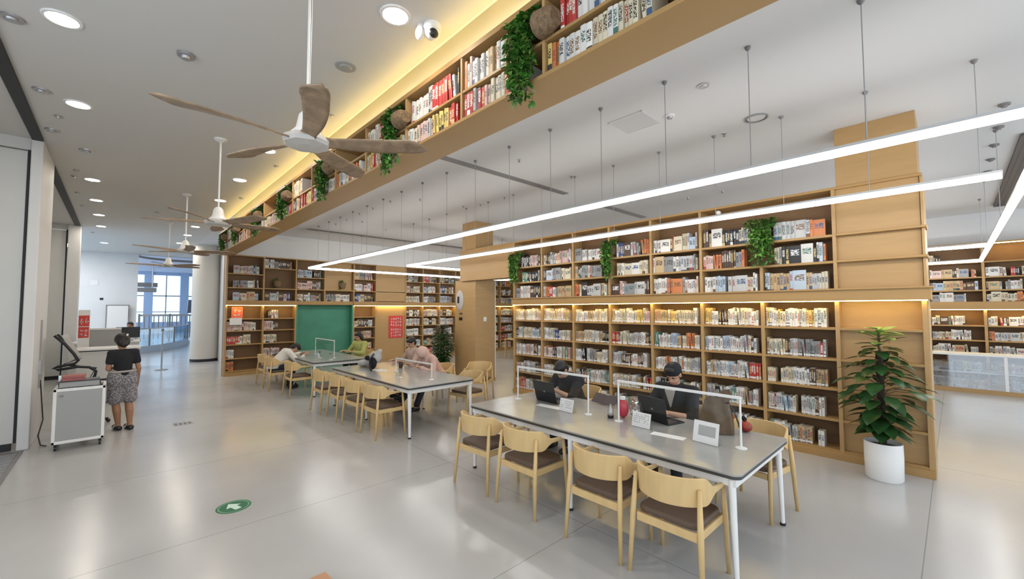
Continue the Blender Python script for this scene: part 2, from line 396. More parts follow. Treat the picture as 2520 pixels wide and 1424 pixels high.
t=thing('stanchion','slim grey barrier stanchion standing on the floor before the atrium','stanchion',(1.08,17.3,0))
build('base',MB().lathe([(.17,0),(.17,.015),(.03,.03)],(1.08,17.3,0)),GREYM,t,smooth=30); build('pole',MB().cyl((1.08,17.3,.02),(1.08,17.3,1.25),.022),GREYM,t,smooth=30)
build('cap',MB().cyl((1.08,17.3,1.22),(1.08,17.3,1.3),.035),SLOTG,t,smooth=30)

# ------------------------------------------------------------------ books
PAL=dict(white=(.70,.68,.64),cream=(.64,.57,.42),pale_grey=(.5,.5,.49),grey=(.27,.27,.27),black=(.02,.02,.022),dark_brown=(.075,.04,.025),red=(.45,.04,.035),
 orange=(.58,.2,.07),yellow=(.66,.5,.16),pale_blue=(.42,.5,.58),dark_blue=(.04,.07,.2),green=(.12,.25,.19),pink=(.6,.42,.37),purple=(.2,.13,.21),tan=(.5,.36,.2))
MIX_L=[('white',34),('cream',16),('pale_grey',14),('grey',4),('black',4),('dark_brown',11),('red',4),('orange',2),('pale_blue',6),('green',4),('pink',4),('tan',3),('dark_blue',1)]
MIX_U=[('white',20),('cream',16),('pale_grey',10),('grey',8),('black',11),('dark_brown',8),('red',3),('orange',4),('pink',6),('tan',8),('pale_blue',5),('green',2),('purple',1),('dark_blue',2)]
MIX_B=[('white',30),('cream',18),('yellow',10),('pale_grey',8),('red',9),('black',4),('orange',3),('pink',6),('purple',2),('pale_blue',4),('tan',4),('dark_brown',3)]
MIX_W=[('cream',26),('white',40),('yellow',12),('tan',10),('pink',5),('pale_grey',5),('dark_brown',3)]
MIX_T=[('tan',16),('pink',22),('cream',18),('white',16),('dark_brown',10),('orange',6),('red',3)]
def pick(mix):
    s=sum(w for _,w in mix); x=R.uniform(0,s)
    for c,w in mix:
        x-=w
        if x<=0: return c
    return mix[0][0]
BOOKS=[]; SHELF=[0]
def shelf_books(face,plane,a,b,z,hr,mix,loc,group,fill=1.,stick=0,faceout=0,inset=.03,wr=(.02,.042),dep=.15,start=.008,lean=.06,skip=()):
    SHELF[0]+=1; L=abs(a-b); pos=start; n=0; run=0; end=L*fill-.006
    while True:
        if run<=0:
            run=R.choice((1,1,2,2,3,4,6)); col=pick(mix); w=R.uniform(*wr); h=R.uniform(*hr); jit=R.uniform(0,.012)
            if R.random()<.05 and n>2: pos+=R.uniform(.02,.07)
        run-=1
        ww=w+R.uniform(-.003,.003); hh=h+R.uniform(-jit,jit); fo=False
        if faceout and R.random()<faceout: ww=R.uniform(.13,.17); fo=True; run=0
        if pos+ww>end and ww>.03 and pos+.03<end: ww=.026; fo=False; run=0
        if pos+ww>end: break
        if any(s0<pos+ww and pos<s1 for s0,s1 in skip):
            pos=max(s1 for s0,s1 in skip if s0<pos+ww and pos<s1); continue
        til=0; ex=0
        if R.random()<lean and not fo and n>1: til=R.uniform(.06,.14); ex=hh*math.sin(til)
        if pos+ww+ex>end: til=ex=0
        n+=1
        d=.03 if fo else dep-R.uniform(0,.02)
        ins=inset+R.choice((0,.004,.008,.02))
        if face=='X': o=(plane+ins,a-pos,z)
        else: o=(a+pos,plane+ins,z)
        j=R.uniform(.85,1.1); c=tuple(min(.85,k*j) for k in PAL[col])
        BOOKS.append(dict(o=o,w=ww-.0012,h=hh,d=d,face=face,til=-til,ex=ex,col=c,cn=col.replace('_',' '),st=1. if (stick and not fo) else 0.,loc=loc,group=group,n=n,fo=fo,id=R.randint(2,900),sh=SHELF[0]))
        pos+=ww+ex
    for q in BOOKS[::-1]:
        if q['sh']!=SHELF[0]: break
        q['tot']=n
def book_geom(q,mb,full):
    w,h,d=q['w'],q['h'],q['d']; k=q['id']
    if q['face']=='X': f=lambda x,y,z:(q['o'][0]+y,q['o'][1]-x,q['o'][2]+z)
    else: f=lambda x,y,z:(q['o'][0]+x,q['o'][1]+y,q['o'][2]+z)
    ca,sa=math.cos(q['til']),math.sin(q['til'])
    def T(x,y,z):
        x2=x*ca+z*sa; z2=-x*sa+z*ca
        return f(x2+q['ex'],y,z2+(w*abs(sa) if sa<0 else 0)*0)
    rr=random.Random(k*7+int(h*1e4)); lum=sum(q['col'])/3
    ink=rr.choice(((.03,.03,.035),(.03,.03,.035),(.05,.04,.03),(.35,.04,.03),(.04,.09,.2),(.2,.1,.04),(.05,.15,.12))) if lum>.2 else rr.choice(((.7,.66,.55),(.6,.45,.2),(.75,.75,.75)))
    if q['fo']: dat=(h*.62,h*.16,0)
    else: dat=(h*rr.uniform(.5,.66),h*rr.uniform(.16,.3),rr.choice((0,0,0,.02,.05,.0)))
    col=((*q['col'],1),(*ink,q['st']),dat); colp=((*q['col'],1),(*q['col'],0),(0,0,0)); colg=((.7,.66,.56,1),(.7,.66,.56,0),(0,0,0))
    def quad(ps,uvs,m=0):
        i=len(mb.f); mb.add([T(*p) for p in ps],[tuple(range(len(ps)))],m); mb.uv[i]=uvs; mb.col[i]=colg if m else (colp if uvs is plain else col)
    plain=[(k+.02,.9)]*4
    if not full:
        quad([(0,0,0),(w,0,0),(w,0,h),(0,0,h)],[(k,0),(k+.999,0),(k+.999,h),(k,h)])
        quad([(w,0,0),(w,d,0),(w,d,h),(w,0,h)],plain); quad([(0,d,0),(0,0,0),(0,0,h),(0,d,h)],plain)
        quad([(0,0,h),(w,0,h),(w,d,h),(0,d,h)],plain,1)
        return
    b=min(.006,w*.2); t=min(.0025,w*.12)
    xs=[0,w*.18,w*.5,w*.82,w]; ys=[b*.8,b*.2,0,b*.2,b*.8]
    for i in range(4):
        u0,u1=k+xs[i]/w*.999,k+xs[i+1]/w*.999
        quad([(xs[i],ys[i],0),(xs[i+1],ys[i+1],0),(xs[i+1],ys[i+1],h),(xs[i],ys[i],h)],[(u0,0),(u1,0),(u1,h),(u0,h)])
    y0=b*.8
    for x0,x1 in ((0,t),(w-t,w)):
        quad([(x1,y0,0),(x1,d,0),(x1,d,h),(x1,y0,h)],plain); quad([(x0,d,0),(x0,y0,0),(x0,y0,h),(x0,d,h)],plain)
        quad([(x0,y0,h),(x1,y0,h),(x1,d,h),(x0,d,h)],plain); quad([(x0,d,0),(x1,d,0),(x1,y0,0),(x0,y0,0)],plain)
        quad([(x1,d,0),(x0,d,0),(x0,d,h),(x1,d,h)],plain)
    quad([(xs[i],ys[i],h) for i in range(5)],[(k+.02,.9)]*5)
    p=.004
    quad([(t,y0,h-p),(w-t,y0,h-p),(w-t,d-p,h-p),(t,d-p,h-p)],plain,1); quad([(t,d-p,p),(w-t,d-p,p),(w-t,y0,p),(t,y0,p)],plain,1)
    quad([(w-t,d-p,p),(t,d-p,p),(t,d-p,h-p),(w-t,d-p,h-p)],plain,1)

# ------------------------------------------------------------------ bookcases
def fb(mb,face,plane,s0,s1,d0,d1,z0,z1):
    if face=='Y': mb.box(s0,s1,plane+d0,plane+d1,z0,z1)
    else: mb.box(plane+d0,plane+d1,min(s0,s1),max(s0,s1),z0,z1)
    return mb
def cell(root,face,plane,s0,s1,levels,dep,th=.032,nm='shelf'):
    for z in levels: build(nm,fb(MB(),face,plane,s0,s1,0.004,dep,z-th,z),WOODH,root,bevel=.002,seg=1)
ORD=['first','second','third','fourth','fifth','sixth','seventh','eighth','ninth','tenth','eleventh','twelfth','thirteenth','fourteenth','fifteenth','sixteenth']

# long bookcase on the right
XF=6.65; U=[6.97,6.11,5.253,4.40,3.56,2.715,1.87,1.025,.23]
LOW=[.12,.5,.885,1.26,1.655]; UP=[2.13,2.51,2.85]
bc=thing('wall_bookcase','long oak bookcase with lit ledge and seven bays of books behind the near table','bookcase',(6.8,3.6,0))
build('plinth',MB().box(XF-.02,XF+.33,.2,7.0,0,.09),WOODH,bc,bevel=.003)
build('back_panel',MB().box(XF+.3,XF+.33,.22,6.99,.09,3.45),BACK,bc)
for y in U:
    build('upright',MB().box(XF,XF+.3,y-.022,y+.022,.09,1.995),WOOD,bc,bevel=.002,seg=1)
for i,y in enumerate(U[:-1]):
    build('upright',MB().box(XF,XF+.3,y-.02,y+.02,2.13 if i!=6 else 2.13,3.42 if i!=6 else 2.49),WOOD,bc,bevel=.002,seg=1)
build('ledge',MB().box(XF-.06,XF+.3,.17,7.0,1.995,2.13),WOODH,bc,bevel=.004)
build('ledge_shelf',MB().box(XF-.08,XF+.3,.15,7.02,2.128,2.15),WOODH,bc,bevel=.003)
build('top_board',MB().box(XF-.005,XF+.32,.2,7.0,3.42,3.455),WOODH,bc,bevel=.003)
for i in range(7):
    cell(bc,'X',XF,U[i+1]+.022,U[i]-.022,LOW,.3)
    a,b_=U[i]-.02,U[i+1]+.02
    if i==5: b_=U[7]+.02
    if i==6: cell(bc,'X',XF,b_,a,[],.3); continue
    cell(bc,'X',XF,b_,a,UP[1:],.3)
# blank panelled end
for z0,z1,dx in ((.12,.47,.08),(.5,.86,.08),(.885,1.23,.08),(1.26,1.62,.08),(1.655,1.99,.17),(2.15,2.49,.06),(2.51,2.82,.06),(2.85,3.42,.04)):
    build('blank_panel',MB().box(XF+dx,XF+dx+.012,U[8]+.0,U[7]-.02,z0,z1),WOOD,bc)
cell(bc,'X',XF,U[8]+.022,U[7]-.022,LOW,.3); 
for z in UP[1:]: build('shelf',MB().box(XF-.02,XF+.3,U[8]-.05,U[7]-.02,z-.03,z),WOODH,bc,bevel=.006)
build('end_panel',MB().box(XF+.02,XF+.6,.2,.225,.09,3.42),WOOD,bc,bevel=.002,seg=1)
build('led_strip',MB().box(XF-.035,XF-.02,.2,6.98,1.986,1.995),WARM,bc)
t=thing('pillar','square oak-clad pillar rising from the right end of the long bookcase','pillar',(6.95,.61,3.455))
build('cladding',MB().box(XF+.01,XF+.55,.235,.99,3.456,ZR),WOOD,t,bevel=.004)
solo('light_sensor',MB().ell((6.62,2.42,3.36),(.035,.03,.03)).cyl((6.66,2.42,3.36),(6.62,2.42,3.36),.03),WHITE,'small white sensor under the top board of the long bookcase','sensor',smooth=True)
G1='books on the long bookcase'
LN=['lit top shelf','second shelf under ledge','third shelf under ledge','fourth shelf under ledge','bottom shelf']
for i in range(7):
    a,b_=U[i]-.026,U[i+1]+.026
    for k,z in enumerate(LOW[::-1]):
        shelf_books('X',XF,a,b_,z,(.185,.245) if k else (.2,.26),MIX_W if k==0 else MIX_L,f'{LN[k]}, {ORD[i]} bay from left, long bookcase',G1,R.choice((.9,.95,.98,.98)) if i<6 else .9,stick=1,wr=(.018,.034),lean=.05)
    for k,z in enumerate(UP[::-1]):
        aa,bb=a,b_
        if i==5 and k<2: bb=U[7]+.03
        if i==6 and k<2: continue
        sk=[]
        if k<2: sk=[(a-y0-.15,a-y0+.15) for y0 in (6.9,4.4,1.86)]
        shelf_books('X',XF,aa,bb,z if k<2 else 2.15,(.2,.285) if k==0 else (.2,.27),MIX_U,f"{('top upper shelf','middle upper shelf','lowest upper shelf')[k]}, {ORD[i]} bay from left, long bookcase",G1,.97,faceout=.13,wr=(.025,.05),skip=sk)

# overhead bookcase bridging the hall
ob=thing('overhead_bookcase','long oak overhead bookcase bridging the hall below the ceiling','bookcase',(2.2,6.5,3.45))
YB=[.915+.925*i for i in range(-2,15)]
build('bottom_panel',MB().box(2.03,2.38,-1.2,14.3,3.45,3.48),WOODH,ob,bevel=.004)
build('top_panel',MB().box(2.03,2.36,-1.2,14.3,4.0,4.02),WOODH,ob,bevel=.002,seg=1)
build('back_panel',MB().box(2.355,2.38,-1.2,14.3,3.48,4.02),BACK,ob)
for i,y in enumerate(YB):
    build('divider',MB().box(2.035,2.355,y-.012,y+.012,3.48,4.0),WOOD,ob,bevel=.0015,seg=1)
    y1=YB[i+1] if i+1<len(YB) else 14.29
    build('shelf',MB().box(2.04,2.355,y+.012,y1-.012,3.695,3.717),WOODH,ob,bevel=.0015,seg=1)
build('strip_cover',MB().box(2.035,2.05,-1.1,14.2,4.02,4.05),WOODH,ob)
build('led_strip',MB().box(2.052,2.06,-1.1,14.2,4.024,4.048),WARMC,ob)
G2='books on the overhead bookcase'
PLY=[2.0,3.93,5.86,7.76,9.72,11.75,13.25]
for i in range(1,len(YB)):
    a=(YB[i+1] if i+1<len(YB) else 14.28)-.015; b_=YB[i]+.015
    for k,z in enumerate((3.48,3.717)):
        fill=R.uniform(.85,1); sk=[(a-p-.14,a-p+.3) for p in PLY] if k else []
        if i>5 and k: fill=R.choice((.0,.5,.7))
        st=.008
        shelf_books('X',2.03,a,b_,z,(.165,.2) if k==0 else (.2,.26),MIX_B,f"{('lower','upper')[k]} overhead shelf, {ORD[i-1]} bay from right",G2,fill,wr=(.03,.05),skip=sk,start=st,inset=.015,lean=.07,dep=.2)

# bookcases on the end wall
YE=14.3
def end_unit(lab,x0,x1,lows,ups,lo_up,up_up,lowrow=True):
    t=thing('end_bookcase',lab,'bookcase',((x0+x1)/2,YE+.15,0))
    build('plinth',MB().box(x0,x1,YE-.02,YE+.3,0,.1),WOODH,t,bevel=.003)
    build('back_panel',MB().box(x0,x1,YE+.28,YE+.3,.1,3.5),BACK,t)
    for x in lo_up: build('upright',MB().box(x-.022,x+.022,YE,YE+.28,.1,2.03),WOOD,t,bevel=.002,seg=1)
    for x in up_up: build('upright',MB().box(x-.02,x+.02,YE,YE+.28,2.17,3.47),WOOD,t,bevel=.002,seg=1)
    build('ledge',MB().box(x0,x1,YE-.05,YE+.28,2.03,2.17),WOODH,t,bevel=.003)
    build('top_board',MB().box(x0,x1,YE-.01,YE+.3,3.47,3.5),WOODH,t)
    for i in range(len(lo_up)-1): cell(t,'Y',YE,lo_up[i]+.022,lo_up[i+1]-.022,lows,.28)
    for i in range(len(up_up)-1): cell(t,'Y',YE,up_up[i]+.02,up_up[i+1]-.02,ups[i],.28)
    build('led_strip',MB().box(x0+.02,x1-.02,YE-.025,YE-.008,2.018,2.03),WARM,t)
    return t
LO=[.14,.5,.9,1.29,1.64]
end_unit('oak end-wall bookcase left of the green alcove, half empty',2.25,4.13,LO,[[2.55,2.96],[2.55,3.17]],[2.272,3.206,4.108],[2.27,3.206,4.11])
end_unit('narrow oak end-wall bookcase between the green alcove and the red poster',5.95,6.8,LO,[[2.55,2.96]],[5.972,6.778],[5.97,6.78])
end_unit('oak end-wall bookcase of four bays right of the red poster',7.95,11.1,[.14,.5,.9,1.29,1.64],[[2.55,2.96]]*4,[7.972,8.72,9.5,10.28,11.078],[7.97,8.72,9.5,10.28,11.08])
end_unit('oak end-wall bookcase seen through the gap beyond the pillar',11.1,14.6,[.14,.5,.9,1.29,1.64],[[2.55,2.96]]*4,[11.122,11.96,12.8,13.66,14.578],[11.12,11.96,12.8,13.66,14.58])
al=thing('chalkboard_alcove','green chalkboard alcove with oak bookshelves above it on the end wall','alcove',(5.04,YE+.15,0))
build('board',MB().box(4.17,5.91,YE+.24,YE+.26,0,2.05),GREENB,al)
build('side_panel',MB().box(4.13,4.17,YE,YE+.26,0,2.05),GREENB,al); build('side_panel',MB().box(5.91,5.95,YE,YE+.26,0,2.05),GREENB,al)
build('soffit',MB().box(4.13,5.95,YE-.01,YE+.28,2.05,2.17),WOODH,al,bevel=.003)
build('back_panel',MB().box(4.13,5.95,YE+.26,YE+.28,2.17,3.5),BACK,al)
for x in (4.99,): build('upright',MB().box(x-.02,x+.02,YE,YE+.26,2.17,3.47),WOOD,al)
build('top_board',MB().box(4.13,5.95,YE,YE+.28,3.47,3.5),WOODH,al)
cell(al,'Y',YE,4.13,4.97,[2.55,2.93],.26); cell(al,'Y',YE,5.01,5.95,[2.55],.26)
build('blank_panel',MB().box(5.01,5.93,YE+.12,YE+.14,2.55,3.47),WOOD,al)
pn=thing('wall_panel','oak wall panel with a lit niche holding the red poster','panel',(7.375,YE+.1,0))
build('lower_panel',MB().box(6.8,7.95,YE+.05,YE+.09,0,2.03),WOOD,pn); build('ledge',MB().box(6.8,7.95,YE-.05,YE+.2,2.03,2.17),WOODH,pn,bevel=.003)
build('upper_panel',MB().box(6.8,7.95,YE+.02,YE+.06,2.19,2.52),WOOD,pn); build('upper_panel',MB().box(6.8,7.95,YE+.02,YE+.06,2.54,3.5),WOOD,pn)
build('led_strip',MB().box(6.82,7.93,YE-.03,YE-.005,2.018,2.028),WARM,pn)
struct('wall_end',MB().box(2.24,15.2,YE+.31,YE+.5,0,ZL).box(2.385,15.2,YE+.02,YE+.31,3.5,ZR),WALLW)
G3='books on the end wall'
def eb(x0,x1,z,mix,fill,lab,**k): shelf_books('Y',YE,x0,x1,z,k.pop('hr',(.2,.27)),mix,lab,G3,fill,**k)
for j,(x0,x1) in enumerate(((2.3,3.18),(3.23,4.08))):
    for k,z in enumerate(LO[::-1]):
        f=((.0,.85,.7,.22,.25),(.4,.5,.45,.55,.3))[j][k]
        if f: eb(x0+(.1 if k==0 else 0),x1,z,MIX_T,f,f'end-wall case left of the alcove, row {k}',wr=(.03,.06))
for j,(x0,x1,zs) in enumerate(((2.3,3.18,(2.17,2.55,2.96)),(3.23,4.08,(2.17,3.17)),(4.15,4.96,(2.17,2.55,2.93)),(5.02,5.93,(2.17,)),(6.0,6.75,(2.17,2.55,2.96)))):
    for z in zs: eb(x0+(.12 if j==0 else 0),x1,z,MIX_U,.9,'end-wall upper row',faceout=.22,wr=(.03,.06))
for z in (.5,.9,1.29): eb(6.0,6.75,z,MIX_T,.9,'narrow end-wall case',wr=(.03,.06))
for x0,x1 in ((7.99,8.7),(8.74,9.48),(9.52,10.26),(10.3,11.06),(11.14,11.94),(11.98,12.78),(12.82,13.64),(13.68,14.55)):
    for z in (.14,.5,.9,1.29,1.64,2.17,2.55,2.96): eb(x0,x1,z,MIX_T if z<.2 else (MIX_U if z>2 else MIX_L),R.uniform(.8,.98),'end-wall right case',faceout=.15,wr=(.03,.06))
# two posters resting on the shelf at far left
def strokes(mb,x0,x1,z0,z1,y,m,rows,seed,face='Y',th=.004):
    """rows of brush-like glyph strokes"""
    rr=random.Random(seed); h=(z1-z0)/rows
    for r_ in range(rows):
        zc=z1-(r_+.5)*h; n=max(2,int((x1-x0)/(h*.8))); cw=(x1-x0)/n
        for c in range(n):
            xc=x0+(c+.5)*cw
            for s in range(rr.choice((3,4,4,5))):
                if rr.random()<.55: w_,h_=cw*rr.uniform(.3,.42),h*.045
                else: w_,h_=cw*.05,h*rr.uniform(.2,.36)
                dx,dz=rr.uniform(-.12,.12)*cw,rr.uniform(-.28,.28)*h
                p=(xc+dx-w_,xc+dx+w_,zc+dz-h_,zc+dz+h_)
                if face=='Y': mb.box(p[0],p[1],y-th,y,p[2],p[3],m)
                else: mb.box(y-th,y,-p[1],-p[0],p[2],p[3],m)
ps=MB().box(7.3,7.87,YE+.035,YE+.05,.84,1.66,0); strokes(ps,7.36,7.82,1.26,1.6,YE+.035,1,3,3); strokes(ps,7.37,7.8,.88,1.2,YE+.035,1,3,5)
solo('poster',ps,[RED,PAPER],'red poster with white lettering on the oak panel of the end wall','poster')
ps=MB().box(2.42,2.7,YE+.1,YE+.115,1.64,1.98,0); strokes(ps,2.46,2.66,1.7,1.93,YE+.1,1,2,9)
solo('poster',ps,[mat('orange_red_print',(.75,.14,.06),.5),PAPER],'small orange-red poster standing on the lit shelf at the far left','poster')
ps=MB().box(2.36,2.66,YE-.015,YE-.005,1.46,1.66); 
solo('shelf_notice',ps,PAPER,'white notice hung on the front of the leftmost end-wall shelf','notice')

# bookcase on the far right wall
XR=14.8; UR=[4.05,3.1,2.17,1.24,.43,-.5,-1.43,-2.36,-3.3]
rb=thing('far_bookcase','oak bookcase on the far right wall with lit ledge, seen past the bookcase end','bookcase',(14.95,.4,0))
build('plinth',MB().box(XR,XR+.3,-3.3,4.05,0,.12),WOODH,rb); build('back_panel',MB().box(XR+.28,XR+.3,-3.3,4.05,.12,3.45),BACK,rb)
build('ledge',MB().box(XR-.05,XR+.28,-3.3,4.05,1.87,2.05),WOODH,rb,bevel=.003); build('top_board',MB().box(XR,XR+.3,-3.3,4.05,3.42,3.45),WOODH,rb)
build('led_strip',MB().box(XR-.03,XR,-3.28,4.0,1.855,1.866),WARM,rb)
build('led_strip',MB().box(XR+.02,XR+.05,-3.28,-.55,3.405,3.415),WARM,rb)
for y in UR: build('upright',MB().box(XR,XR+.28,y-.025,y+.025,.12,3.42),WOOD,rb)
for i in range(8): cell(rb,'X',XR,UR[i+1]+.025,UR[i]-.025,[.4,.8,1.14,1.49,2.33,2.64,3.0],.28)
for i in range(8):
    for z in (.12,.4,.8,1.14,1.49,2.05,2.33,2.64,3.0):
        if z==3.0 and UR[i]<0: continue
        shelf_books('X',XR,UR[i]-.03,UR[i+1]+.03,z,(.17,.235),MIX_L if z<1.6 else MIX_U,'far right case','books on the far right bookcase',R.uniform(.65,.98) if z<3 else .25,faceout=.04 if z<1.6 else .25,wr=(.03,.055))
struct('wall_right',MB().box(XR+.3,XR+.5,-4,15.2,0,ZR),WALLW)
dc=thing('display_case','low glass-fronted display case before the far right bookcase','display case',(14.2,-.2,0))
build('base',MB().box(13.95,14.5,-3.2,3.6,0,.1),WOOD,dc); build('top',MB().box(13.93,14.52,-3.2,3.6,.83,.87),METW,dc,bevel=.004); build('shelf',MB().box(14.0,14.5,-3.2,3.6,.44,.465),METW,dc)  # white shelf stands in for bright bands reflected in the glass
build('glass_front',MB().box(13.95,13.96,-3.2,3.6,.1,.83),CASEG,dc)
for y in (-3.2,-1.95,-.75,.45,1.65,2.85): build('frame_post',MB().box(13.94,13.98,y,y+.05,.1,.83),METW,dc)
for y in (-3.1,-1.9,-.7,.5,1.7):
    for z in (.1,.465): shelf_books('X',14.05,y+1.1,y,z,(.18,.24),MIX_L,'display case','books in the low display case',R.uniform(.5,.95),wr=(.03,.06))

# ------------------------------------------------------------------ pillar between the halls
t=thing('pillar','oak-clad square pillar with an oval speaker between the end wall and the long bookcase','pillar',(7.05,8.9,0))
build('lower_cladding',MB().box(6.73,7.4,8.5,9.38,.02,2.66),WOOD,t,bevel=.006); build('upper_cladding',MB().box(6.74,7.34,8.5,9.08,2.66,ZR),WOOD,t,bevel=.006)
build('corner_trim',MB().box(7.4,7.42,8.49,8.52,0,2.66),METW,t); build('plinth',MB().box(6.72,7.41,8.49,9.39,0,.08),WOODH,t)
t=thing('lintel','oak lintel bridging the passage between the pillar and the long bookcase','lintel',(6.85,8,2.64))
build('fascia',MB().box(6.65,6.7,6.99,9.06,2.64,3.45),WOODH,t,bevel=.004); build('soffit',MB().box(6.7,7.0,6.99,8.5,2.64,2.68),WOODH,t); build('top_board',MB().box(6.64,7.0,6.99,8.5,3.42,3.455),WOODH,t)
t=thing('wall_speaker','oval pale grey speaker with dark centre on the pillar','speaker',(6.72,9.2,2.1))
build('body',MB().ell((6.725,9.17,2.14),(.03,.17,.27),nu=24,nv=12),mat('speaker_grey',(.5,.46,.43),.5),t,smooth=True); build('centre_panel',MB().box(6.685,6.7,9.15,9.23,2.06,2.24),BLACK,t,bevel=.01)
solo('wall_hook',MB().box(6.7,6.73,9.06,9.13,1.77,1.8).cyl((6.7,9.1,1.78),(6.66,9.1,1.77),.008),BLACK,'small dark bracket on the pillar below the speaker','bracket')
t=thing('wall_bracket','pair of small dark switches on the pillar below the bracket','switch',(6.72,9.12,1.65))
for y in (9.15,9.08): build('switch',MB().box(6.7,6.73,y-.02,y+.02,1.6,1.68),BLACK,t)
t=thing('light_switch','white light switch on the right face of the pillar','switch',(7.05,8.49,1.64))
build('plate',MB().box(7.0,7.1,8.485,8.5,1.58,1.69),METW,t,bevel=.004); build('rocker',MB().box(7.035,7.065,8.48,8.486,1.61,1.66),PAPER,t)

# ------------------------------------------------------------------ pendant lamps
def pendant(lab,segs,z,cables):
    x,y=segs[0][0]
    t=thing('linear_pendant_light',lab,'pendant light',(x,y,z),'linear pendant lights')
    for (ax,ay),(bx,by) in segs:
        if ax==bx: b=(ax-.028,ax+.028,min(ay,by),max(ay,by))
        else: b=(min(ax,bx),max(ax,bx),ay-.028,ay+.028)
        build('housing',MB().box(*b,z+.038,z+.06),mat('lamp_housing',(.55,.55,.55),.4) if 'lamp_housing' not in bpy.data.materials else bpy.data.materials['lamp_housing'],t)
        build('diffuser',MB().box(b[0]+.003,b[1]-.003,b[2]+.003,b[3]-.003,z-.01,z+.038),LED,t)
    for cx,cy in cables:
        c=build('cable',MB().cyl((cx,cy,z+.07),(cx,cy,ZR-.01),.004,n=6),GREYM,t)
        build('ceiling_cup',MB().lathe([(.008,-.035),(.022,-.02),(.026,-.001)],(cx,cy,ZR),14),SLOTG,c,smooth=40)
pendant('longest linear pendant light, running closest to the overhead bookcase',[((3.97,-1.6),(3.97,12.67)),((3.998,12.67),(11.5,12.67)),((11.5,12.64),(11.5,2.0))],3.07,[(3.97,.398+.77*k) for k in range(-2,16)]+[(5.5,12.67),(7.0,12.67),(8.5,12.67)])  # unseen last run added behind the bookcase to brighten the end wall
pendant('linear pendant light running in front of the long bookcase',[((5.72,-.34),(5.72,10.19)),((5.748,10.19),(10.4,10.19))],3.07,[(5.72,-.208+.777*k) for k in range(14)]+[(7.6,10.19),(9.2,10.19)])
pendant('linear pendant light beyond the right end of the long bookcase',[((5.2,-.45),(14.15,-.45)),((14.15,-.422),(14.15,2.5)),((10.75,-.422),(10.75,2.5))],2.95,[(8.2,-.45),(11.3,-.45),(13.2,-.45),(14.15,1.2),(10.75,.9)])

# ------------------------------------------------------------------ ceiling fittings
def ring_light(x,y,lab,grp,r=.1):
    t=thing('downlight',lab,'downlight',(x,y,ZL),grp)
    build('trim_ring',MB().lathe([(r+.025,0),(r+.02,-.012),(r,-.012),(r-.005,-.002)],(x,y,ZL),24),METW,t,smooth=40)
    build('lens',MB().lathe([(r-.004,-.001),(r-.006,-.007),(.01,-.009)],(x,y,ZL),24),LAMPE,t,smooth=40)
for i,y in enumerate((3.0,4.97,6.94,10.82,12.8,14.73,16.7,20.77)): ring_light(-.4,y,f'glowing round downlight, {ORD[i]} from the near end of the row by the left wall','downlights by the left wall')
for i,y in enumerate((3.05,7.03,9.0,10.99,14.97,16.84,19.06,21.18)): ring_light(1.58,y,f'glowing round downlight, {ORD[i]} from the near end of the row by the overhead bookcase','downlights by the overhead bookcase')
for i,y in enumerate((19.2,22.2)):  # made-up lamps, out of view, added to brighten the far wall
    t=thing('added_fill_panel',f"added unseen fill light panel over the reception area, {('nearer','farther')[i]} one",'fill light',(-1.9,y,ZL),'added fill panels over the reception')
    build('frame',MB().box(-2.5,-1.3,y-.62,y+.62,ZL-.03,ZL),METW,t); build('diffuser',MB().box(-2.46,-1.34,y-.58,y+.58,ZL-.036,ZL-.03),FILLE,t)
def disc(x,y,z,r,h,lab,nm,cat,m,grp=None,ring=False):
    t=thing(nm,lab,cat,(x,y,z),grp)
    build('base',MB().lathe([(r,0),(r*.97,-h*.5),(r*.7,-h*.55)],(x,y,z),20),m,t,smooth=40)
    build('centre',MB().lathe([(r*.6,-h*.5),(r*.5,-h),(.004,-h)],(x,y,z),16),GREYM if ring else m,t,smooth=40)
disc(.4,4.88,ZL,.07,.05,'round grey smoke detector on the ceiling left of the nearest fan','smoke_detector','detector',GREYM,ring=True)
disc(1.57,4.05,ZL,.1,.02,'flat grey ceiling speaker behind the nearest fan rod','ceiling_speaker','speaker',GREYP)
disc(1.58,5.01,ZL,.09,.015,'flat pale ceiling disc just right of the nearest fan rod','ceiling_speaker','speaker',CEILL)
for i,(x,y) in enumerate(((-.7,5.23),(-.67,6.76),(-.7,8.18))): disc(x,y,ZL,.075,.03,f'unlit grey recessed spotlight, {ORD[i]} from the near end beside the left partitions','recessed_spotlight','spotlight',GREYM,'unlit spotlights',True)
for i,(x,y,r) in enumerate(((1.84,5.23,.05),(-.6,7.54,.04),(-.4,8.89,.09),(-.58,10.27,.04),(-.63,10.76,.04),(-.66,12.22,.04),(-.65,13.67,.04),(1.87,7.71,.04),(1.88,10.46,.045),(.65,13.4,.06),(-.62,18.2,.05))):
    disc(x,y,ZL,r,.03,f'small grey ceiling fitting, {ORD[i]} by distance from the camera in the fan hall','ceiling_fitting','ceiling fitting',GREYM,'small fittings on the fan hall ceiling')
disc(4.33,1.7,ZR,.06,.02,'flat grey disc on the reading hall ceiling nearest the overhead bookcase','ceiling_fitting','ceiling fitting',GREYM)
disc(4.72,2.25,ZR,.06,.04,'round smoke detector beside the square ceiling hatch','smoke_detector','detector',METW,ring=True)
t=thing('ceiling_speaker','round ceiling speaker with a dark outer ring right of the hatch','speaker',(5.54,1.56,ZR))
build('grille',MB().lathe([(.1,0),(.1,-.006),(.005,-.008)],(5.54,1.56,ZR),24),CEILR,t); build('ring',MB().lathe([(.125,0),(.125,-.015),(.108,-.015),(.108,0)],(5.54,1.56,ZR),28),GREYM,t)
